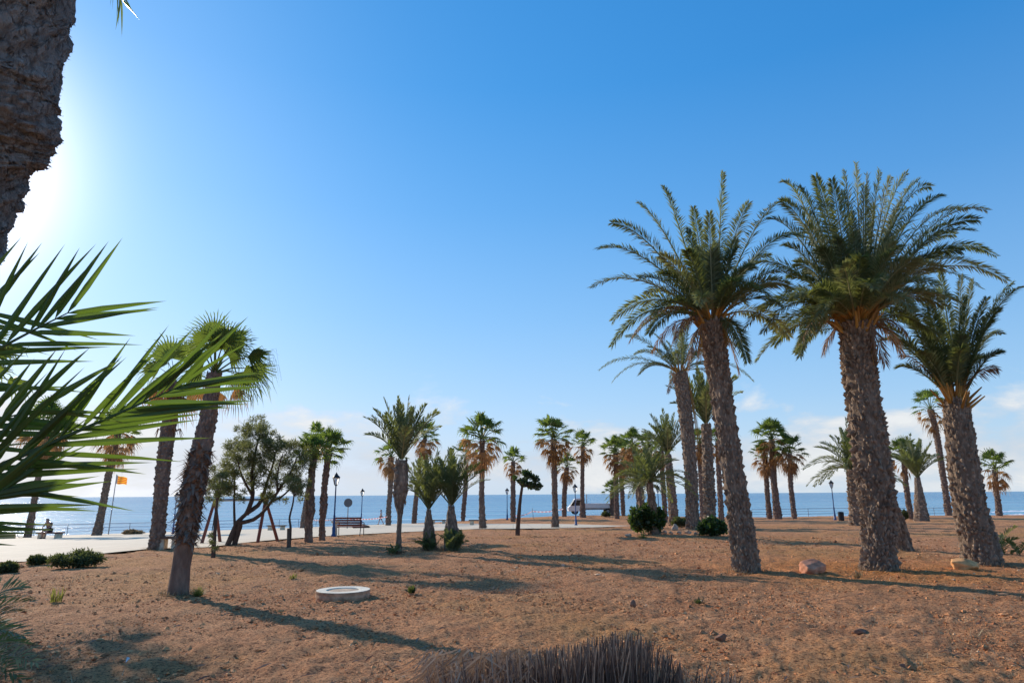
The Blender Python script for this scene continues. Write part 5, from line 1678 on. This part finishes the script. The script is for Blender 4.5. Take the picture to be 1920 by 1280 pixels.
def person(label, b, yaw, J, shirt, shorts, scale=1.0):
    """J: joint positions in the body's own frame (x right, y forward, z up)"""
    t = empty('person', b, label, 'person')
    t.rotation_euler = (0, 0, yaw); t.scale = (scale,) * 3
    V, E, Rd, ix = [], [], [], {}
    def add(n, p, r, par=None):
        ix[n] = len(V); V.append(tuple(p)); Rd.append(r)
        if par: E.append((ix[par], ix[n]))
    add('pelvis', J['pelvis'], (.15, .11))
    add('waist', J['waist'], (.125, .095), 'pelvis'); add('chest', J['chest'], (.155, .11), 'waist'); add('neck', J['neck'], .055, 'chest')
    add('jaw', J['jaw'], (.065, .075), 'neck'); add('skull', J['skull'], (.078, .095), 'jaw'); add('crown', J['crown'], (.06, .07), 'skull')
    add('nose', Vector(J['jaw']) * .55 + Vector(J['skull']) * .45 + Vector(J['face']) * .115, .014, 'skull')
    for s_ in ('l', 'r'):
        sg = -1 if s_ == 'l' else 1
        add(s_ + 'ear', Vector(J['skull']) + Vector((sg * .088, -.01, -.03)), .016, 'skull')
        add(s_ + 'sh', J[s_ + 'sh'], .06, 'chest'); add(s_ + 'el', J[s_ + 'el'], .043, s_ + 'sh'); add(s_ + 'wr', J[s_ + 'wr'], .028, s_ + 'el')
        fd = (Vector(J[s_ + 'wr']) - Vector(J[s_ + 'el'])).normalized()
        pm = Vector(J[s_ + 'wr']) + fd * .07
        add(s_ + 'palm', pm, (.040, .020), s_ + 'wr')
        side = Vector((0, 1, 0)) - fd * fd.y; side.normalize()
        for k, (o_, l_) in enumerate(((.033, .075), (.012, .085), (-.010, .080), (-.030, .062))):
            add(s_ + 'f%d' % k, pm + side * o_ + fd * .035, .010, s_ + 'palm')
            add(s_ + 'g%d' % k, pm + side * o_ * 1.1 + fd * (.035 + l_) + Vector((-sg * .02, 0, 0)), .008, s_ + 'f%d' % k)
        add(s_ + 'th', pm + side * .05 - fd * .01, .011, s_ + 'palm'); add(s_ + 'tt', pm + side * .065 + fd * .045, .008, s_ + 'th')
        add(s_ + 'hip', J[s_ + 'hip'], .092, 'pelvis'); add(s_ + 'kn', J[s_ + 'kn'], .060, s_ + 'hip'); add(s_ + 'an', J[s_ + 'an'], .040, s_ + 'kn')
        add(s_ + 'toe', Vector(J[s_ + 'an']) + Vector(J.get(s_ + 'foot', (0, .17, -.05))), .032, s_ + 'an')
    skin_mesh('body', V, E, Rd, M['skin'], t)
    # clothes and hair follow the body a little proud of it
    skin_mesh('hair', [V[ix['skull']], tuple(Vector(V[ix['crown']]) + Vector((0, -.01, .012))), tuple(Vector(V[ix['skull']]) + Vector((0, -.045, -.02)))], [(0, 1), (0, 2)], [(.082, .09), (.068, .078), (.075, .07)], M['hair'], t)
    up_el = lambda s_: tuple(Vector(V[ix[s_ + 'sh']]).lerp(Vector(V[ix[s_ + 'el']]), .62))
    cv = [V[ix['chest']], tuple(Vector(V[ix['waist']])), tuple(Vector(V[ix['pelvis']]) + Vector((0, 0, .03))), V[ix['lsh']], up_el('l'), V[ix['rsh']], up_el('r')]
    skin_mesh('shirt', cv, [(0, 1), (1, 2), (0, 3), (3, 4), (0, 5), (5, 6)], [(.172, .128), (.145, .112), (.168, .128), .078, .062, .078, .062], shirt, t)
    dn = lambda s_: tuple(Vector(V[ix[s_ + 'hip']]).lerp(Vector(V[ix[s_ + 'kn']]), .85))
    skin_mesh('shorts', [V[ix['pelvis']], V[ix['lhip']], dn('l'), V[ix['rhip']], dn('r')], [(0, 1), (1, 2), (0, 3), (3, 4)], [(.165, .125), .108, .085, .108, .085], shorts, t)
    for s_ in ('l', 'r'):
        a_ = Vector(V[ix[s_ + 'an']]); tt_ = Vector(V[ix[s_ + 'toe']])
        hl = a_ + (a_ - tt_) * .25; hl.z = tt_.z
        skin_mesh('shoe', [tuple(hl), tuple(a_.lerp(tt_, .5)), tuple(tt_)], [(0, 1), (1, 2)], [.042, .046, .040], M['rubber'], t)
    return t


walk = dict(pelvis=(0, 0, .95), waist=(0, 0, 1.12), chest=(0, .01, 1.32), neck=(0, .02, 1.50), jaw=(0, .05, 1.58), skull=(0, .04, 1.67), crown=(0, .03, 1.73), face=(0, 1, 0),
            lsh=(-.19, 0, 1.42), lel=(-.23, -.10, 1.15), lwr=(-.22, .02, .92), rsh=(.19, 0, 1.42), rel=(.23, .08, 1.15), rwr=(.21, .26, .98),
            lhip=(-.095, 0, .90), lkn=(-.10, .18, .50), lan=(-.10, .26, .09), rhip=(.095, 0, .90), rkn=(.10, -.06, .49), ran=(.10, -.32, .14), rfoot=(0, .16, -.08))
b = at(714, 983.5)
b.z += .035
H = mpp(b) * 27
person('person walking left along the seafront in light top and dark shorts', b, R(78), walk, M['cloth_white'], M['cloth_dark'], H / 1.76)
sit = dict(pelvis=(0, 0, .55), waist=(0, .03, .70), chest=(0, .12, .90), neck=(0, .22, 1.04), jaw=(0, .29, 1.08), skull=(0, .31, 1.17), crown=(0, .30, 1.23), face=(0, .9, -.4),
           lsh=(-.19, .12, .97), lel=(-.24, .30, .74), lwr=(-.14, .48, .66), rsh=(.19, .12, .97), rel=(.24, .30, .74), rwr=(.14, .48, .66),
           lhip=(-.10, .02, .54), lkn=(-.13, .46, .53), lan=(-.13, .50, .09), rhip=(.10, .02, .54), rkn=(.13, .46, .53), ran=(.13, .44, .09))
sb = Vector((bb.x - .12, bb.y, bb.z + .035))
person('person in dark red top sitting bent forward on the slab bench', sb, R(180), sit, M['cloth_maroon'], M['cloth_dark'], 1.08)

# ------------------------------------------------------------------ bicycle
b = ground(37, at(51, 1008).y - .45)
b.z += .035
t = empty('bicycle', b, 'bicycle leaning against the thin palm near the left edge', 'bicycle')
for x in (-.52, .52):
    mb = MB(); n_ = 24
    ring = [(b.x + x + .33 * math.cos(2 * PI * i / n_), b.y, b.z + .34 + .33 * math.sin(2 * PI * i / n_)) for i in range(n_ + 1)]
    mb.tube(ring, .02, 6, cap=False); wh = mb.build('wheel', M['rubber'], t)
    mb = MB()
    for i in range(10):
        a_ = PI * i / 10
        d_ = Vector((math.cos(a_), 0, math.sin(a_))) * .32; c_ = Vector((b.x + x, b.y, b.z + .34))
        mb.tube([c_ - d_, c_ + d_], .003, 3)
    mb.build('spokes', M['grey_metal'], wh, origin=tuple(b))
v_ = lambda x, z, y=0: b + Vector((x, y, z))
mb = MB()
for a_, c_ in ((v_(-.52, .34), v_(-.08, .32)), (v_(-.08, .32), v_(-.2, .82)), (v_(-.52, .34), v_(-.18, .76)), (v_(-.18, .76), v_(.36, .80)), (v_(-.08, .32), v_(.38, .72)), (v_(.52, .34), v_(.35, .92))):
    mb.tube([a_, c_], .018, 6)
mb.build('frame', M['blue_metal'], t)
mb = MB(); mb.tube([v_(.30, .98, -.28), v_(.36, .95, 0), v_(.30, .98, .28)], .013, 6); mb.build('handlebar', M['black_metal'], t)
mb = MB(); mb.box(v_(-.22, .86), (.26, .13, .06), taper=.8); mb.build('saddle', M['rubber'], t)

# ------------------------------------------------------------------ clump of dry cut stalks in the foreground
cb = Vector((0.52, 4.55, 0)); cb.z = G(cb.x, cb.y)
mb = MB()
topc = [770, 800, 860, 930, 1000, 1060, 1120, 1160, 1200, 1245, 1265, 1290, 1320, 1360, 1400]
topr = [1260, 1240, 1225, 1215, 1212, 1205, 1190, 1178, 1180, 1210, 1225, 1250, 1235, 1245, 1262]
for i in range(1500):
    px = min(1275, max(800, random.gauss(1080, 140))) if i < 1380 else random.uniform(1280, 1410)
    Y = random.uniform(4.15, 5.0) if i < 1380 else random.uniform(4.3, 4.8)
    hpy = float(np.interp(px, topc, topr))
    lean = random.gauss(0, .045) + (px - 1080) * .00025
    tp = on_y(px, hpy + abs(random.gauss(0, 24)) + random.uniform(0, 30) * (random.random() < .6), Y)
    z0 = G(tp.x, Y)
    bs = Vector((tp.x - lean * 2, Y + random.uniform(-.05, .05), z0 - .03))
    midp = bs.lerp(tp, .5) + Vector((random.gauss(0, .012), random.gauss(0, .012), 0))
    r_ = random.uniform(.0034, .0082) * (0.75 if px > 1275 else 1)
    v0 = random.random() ** 1.3 * (1 if px > 900 else 1.1)
    v0 = min(1, v0 + (.25 if px < 960 else 0))
    mb.tube([bs, midp, tp], [r_ * 1.2, r_, r_ * random.uniform(.12, .5)], 5, [v0 * .25] * 5 + [v0 * .7] * 5 + [min(1, v0 + .2)] * 5)
    if random.random() < .35:     # split dry sheath
        D = Vector((random.gauss(0, .5), random.gauss(0, .5), 1)).normalized(); s0 = bs.lerp(tp, random.uniform(.3, .8)); W = D.orthogonal().normalized() * random.uniform(.004, .009)
        mb.add([tuple(s0 - W), tuple(s0 + W), tuple(s0 + D * random.uniform(.1, .25))], [(0, 1, 2)], [v0, v0, min(1, v0 + .3)])
for i in range(600):             # fallen fibre over the rim
    px = random.uniform(795, 1000); Y = random.uniform(4.2, 5.05)
    tp = on_y(px, random.uniform(1215, 1275), Y)
    D = Vector((random.gauss(-.3, .5), random.gauss(0, .4), random.uniform(-.9, -.2))).normalized(); L = random.uniform(.1, .3)
    W = D.cross(Vector((0, 1, 0))).normalized() * random.uniform(.003, .007); v0 = random.uniform(.5, 1)
    mb.add([tuple(tp - W), tuple(tp + W), tuple(tp + D * L)], [(0, 1, 2)], v0)
o = mb.build('dry_stalk_clump', M['stalk'], origin=tuple(cb)); o.location = cb
tag(o, 'clump of upright dry brown cut stalks at the bottom of the picture', 'dead plant')

# ------------------------------------------------------------------ weeds
WG = 'small weeds in the dirt'
tuft('weed', 'yellow green grass tuft at the foot of the nearest fan palm', at(372, 1116), 160, .22, M['weed_leaf'], 'weed', WG, .006, (15, 75))
tuft('weed', 'green weed right of the manhole collar', at(772, 1110), 40, .20, M['scrub_leaf'], 'weed', WG, .018, (20, 80))
tuft('weed', 'small pale weed above the manhole collar', at(549, 1086), 40, .18, M['weed_leaf'], 'weed', WG, .010, (20, 80))
tuft('weed', 'upright pale weed left of the nearest fan palm', at(105, 1128), 26, .28, M['weed_leaf'], 'weed', WG, .012, (55, 88))
tuft('weed', 'dry grassy weed left of the bent date palm foot', at(1205, 1008), 60, .40, M['weed_leaf'], 'weed', WG, .012, (10, 60))
tuft('weed', 'straw coloured tuft at the foot of the stoutest palm', at(1608, 1083), 50, .22, M['straw'], 'weed', WG, .007, (25, 85))
tuft('weed', 'low green weed patch left of the lone stone', at(1310, 1130), 60, .16, M['scrub_leaf'], 'weed', WG, .010, (10, 50))


# ------------------------------------------------------------------ loose soil, straw (uncountable)
def rnd_ground(lo, hi):
    while True:
        d_ = math.exp(random.uniform(math.log(lo), math.log(hi))); a_ = random.uniform(-R(42), R(42))
        x, y = d_ * math.sin(a_), d_ * math.cos(a_)
        c_ = float(px_of(x, y))
        if c_ < 1180 and float(pave_near(c_)) - .3 < y < float(pave_far(c_)) + .3: continue
        if y > float(np.interp(c_, EDGE_PX, EDGE_D)) - 1: continue
        return Vector((x, y, G(x, y))), d_


mb = MB()
ico = [(0, 0, 1), (1, 0, 0), (0, 1, 0), (-1, 0, 0), (0, -1, 0), (.3, .2, -1)]
icf = [(0, 1, 2), (0, 2, 3), (0, 3, 4), (0, 4, 1), (5, 2, 1), (5, 3, 2), (5, 4, 3), (5, 1, 4)]
for i in range(42000):
    P, d_ = rnd_ground(4.0, 30)
    s = (.005 + .017 * random.random() ** 2) * (1 + (random.random() < .05) * 1.2) * (0.75 + d_ / 28)
    sx_, sy_, sz_ = s * random.uniform(.8, 1.6), s * random.uniform(.8, 1.4), s * random.uniform(.4, .8)
    a_ = random.uniform(0, 6.28); ca, sa = math.cos(a_), math.sin(a_)
    vs = []
    for x, y, z in ico:
        k = random.uniform(.6, 1.3); x *= sx_ * k; y *= sy_ * k; z *= sz_ * k
        vs.append((P.x + x * ca - y * sa, P.y + x * sa + y * ca, P.z + z))
    mb.add(vs, icf, random.random())
m, nt, out = newmat('clod')
p = N(nt, 'ShaderNodeBsdfPrincipled'); nt.links.new(ramp(nt, attr(nt), [(0, (0.30, 0.10, 0.035)), (.6, (.64, .25, .09)), (.95, (.80, .36, .14)), (1, (.78, .52, .30))]), p.inputs['Base Color']); p.inputs['Roughness'].default_value = .95
nt.links.new(bump(nt, noise(nt, 60, 3), .6, .01), p.inputs['Normal']); nt.links.new(p.outputs[0], out.inputs[0])
tag(mb.build('soil_clods', m, smooth=False), 'small clods and pebbles scattered over the dirt', 'soil', kind='stuff')
mb = MB()
for i in range(9000):
    P, d_ = rnd_ground(4.0, 45)
    big_ = float(vnoise(np.array([P.x * .35]), np.array([P.y * .35]), 11)[0])
    if random.random() > big_ * 1.5 - .25: continue
    for k in range(random.randint(2, 6)):
        az = random.uniform(0, 6.28); el = random.uniform(0, .9) ** 1.6; L = random.uniform(.03, .13) * (.8 + d_ / 30)
        D = Vector((math.cos(az) * math.cos(el), math.sin(az) * math.cos(el), math.sin(el)))
        W = D.cross(Vector((0, 0, 1))).normalized() * random.uniform(.0015, .004) * (.8 + d_ / 14)
        s0 = P + Vector((random.uniform(-.06, .06), random.uniform(-.06, .06), .005)); v0 = random.random()
        mb.add([tuple(s0 - W), tuple(s0 + W), tuple(s0 + D * L)], [(0, 1, 2)], v0)
for (px, py, w_) in ((1401, 1072, 60), (1648, 1066, 78), (1692, 1031, 50), (1842, 1056, 84), (1301, 992, 34), (334, 1114, 48), (290, 1030, 28), (748, 1036, 16), (806, 1029, 32), (847, 1029, 34)):
    b_ = at(px, py); rr_ = w_ * mpp(b_) * .5
    for k in range(260):
        a_ = random.uniform(0, 6.28); d_ = rr_ * (0.85 + abs(random.gauss(0, .45)))
        x, y = b_.x + d_ * math.cos(a_), b_.y + d_ * math.sin(a_)
        s0 = Vector((x, y, G(x, y) + .01)); el = random.uniform(.05, 1.1); az = random.uniform(0, 6.28); L = random.uniform(.04, .17)
        D = Vector((math.cos(az) * math.cos(el), math.sin(az) * math.cos(el), math.sin(el)))
        W = D.cross(Vector((0, 0, 1))).normalized() * random.uniform(.003, .008); v0 = random.random() * .8
        mb.add([tuple(s0 - W), tuple(s0 + W), tuple(s0 + D * L)], [(0, 1, 2)], v0)
tag(mb.build('dry_grass', M['straw']), 'short dry straw scattered in patches over the dirt', 'dry grass', kind='stuff')
mb = MB()
for i in range(2600):
    P, d_ = rnd_ground(4.2, 40)
    if random.random() > float(vnoise(np.array([P.x * .5 + 9]), np.array([P.y * .5]), 4)[0]) * 1.4: continue
    az = random.uniform(0, 6.28); L = random.uniform(.04, .22) * (.7 + d_ / 40); w_ = random.uniform(.003, .012) * (.8 + d_ / 20)
    D = Vector((math.cos(az), math.sin(az), random.uniform(-.05, .25))); W = Vector((-D.y, D.x, random.uniform(-.4, .4))) * w_
    P.z += .02
    mb.add([tuple(P - W * .4), tuple(P + D * L * .5 - W), tuple(P + D * L * .5 + W + Vector((0, 0, .01))), tuple(P + D * L)], [(0, 1, 2), (1, 3, 2)], random.random())
tag(mb.build('leaf_litter', M['dead_frond']), 'dry palm leaf scraps littering the dirt', 'leaf litter', kind='stuff')
# a pale dead leaf on the soil
P = at(234, 1243); P.z += .03
mb = MB(); mb.add([(P.x - .05, P.y + .09, P.z), (P.x, P.y + .03, P.z + .03), (P.x + .03, P.y + .04, P.z + .015), (P.x + .06, P.y - .10, P.z)], [(0, 1, 2), (1, 3, 2)], .5)
o = mb.build('dry_leaf', M['dirty_white'], origin=tuple(P)); o.location = P; tag(o, 'single pale dry leaf lying at the lower left', 'leaf')

for o in scn.objects:
    if '_o' in o: del o['_o']
scn.render.engine = 'CYCLES'
scn.cycles.max_bounces = 6
scn.cycles.transparent_max_bounces = 4
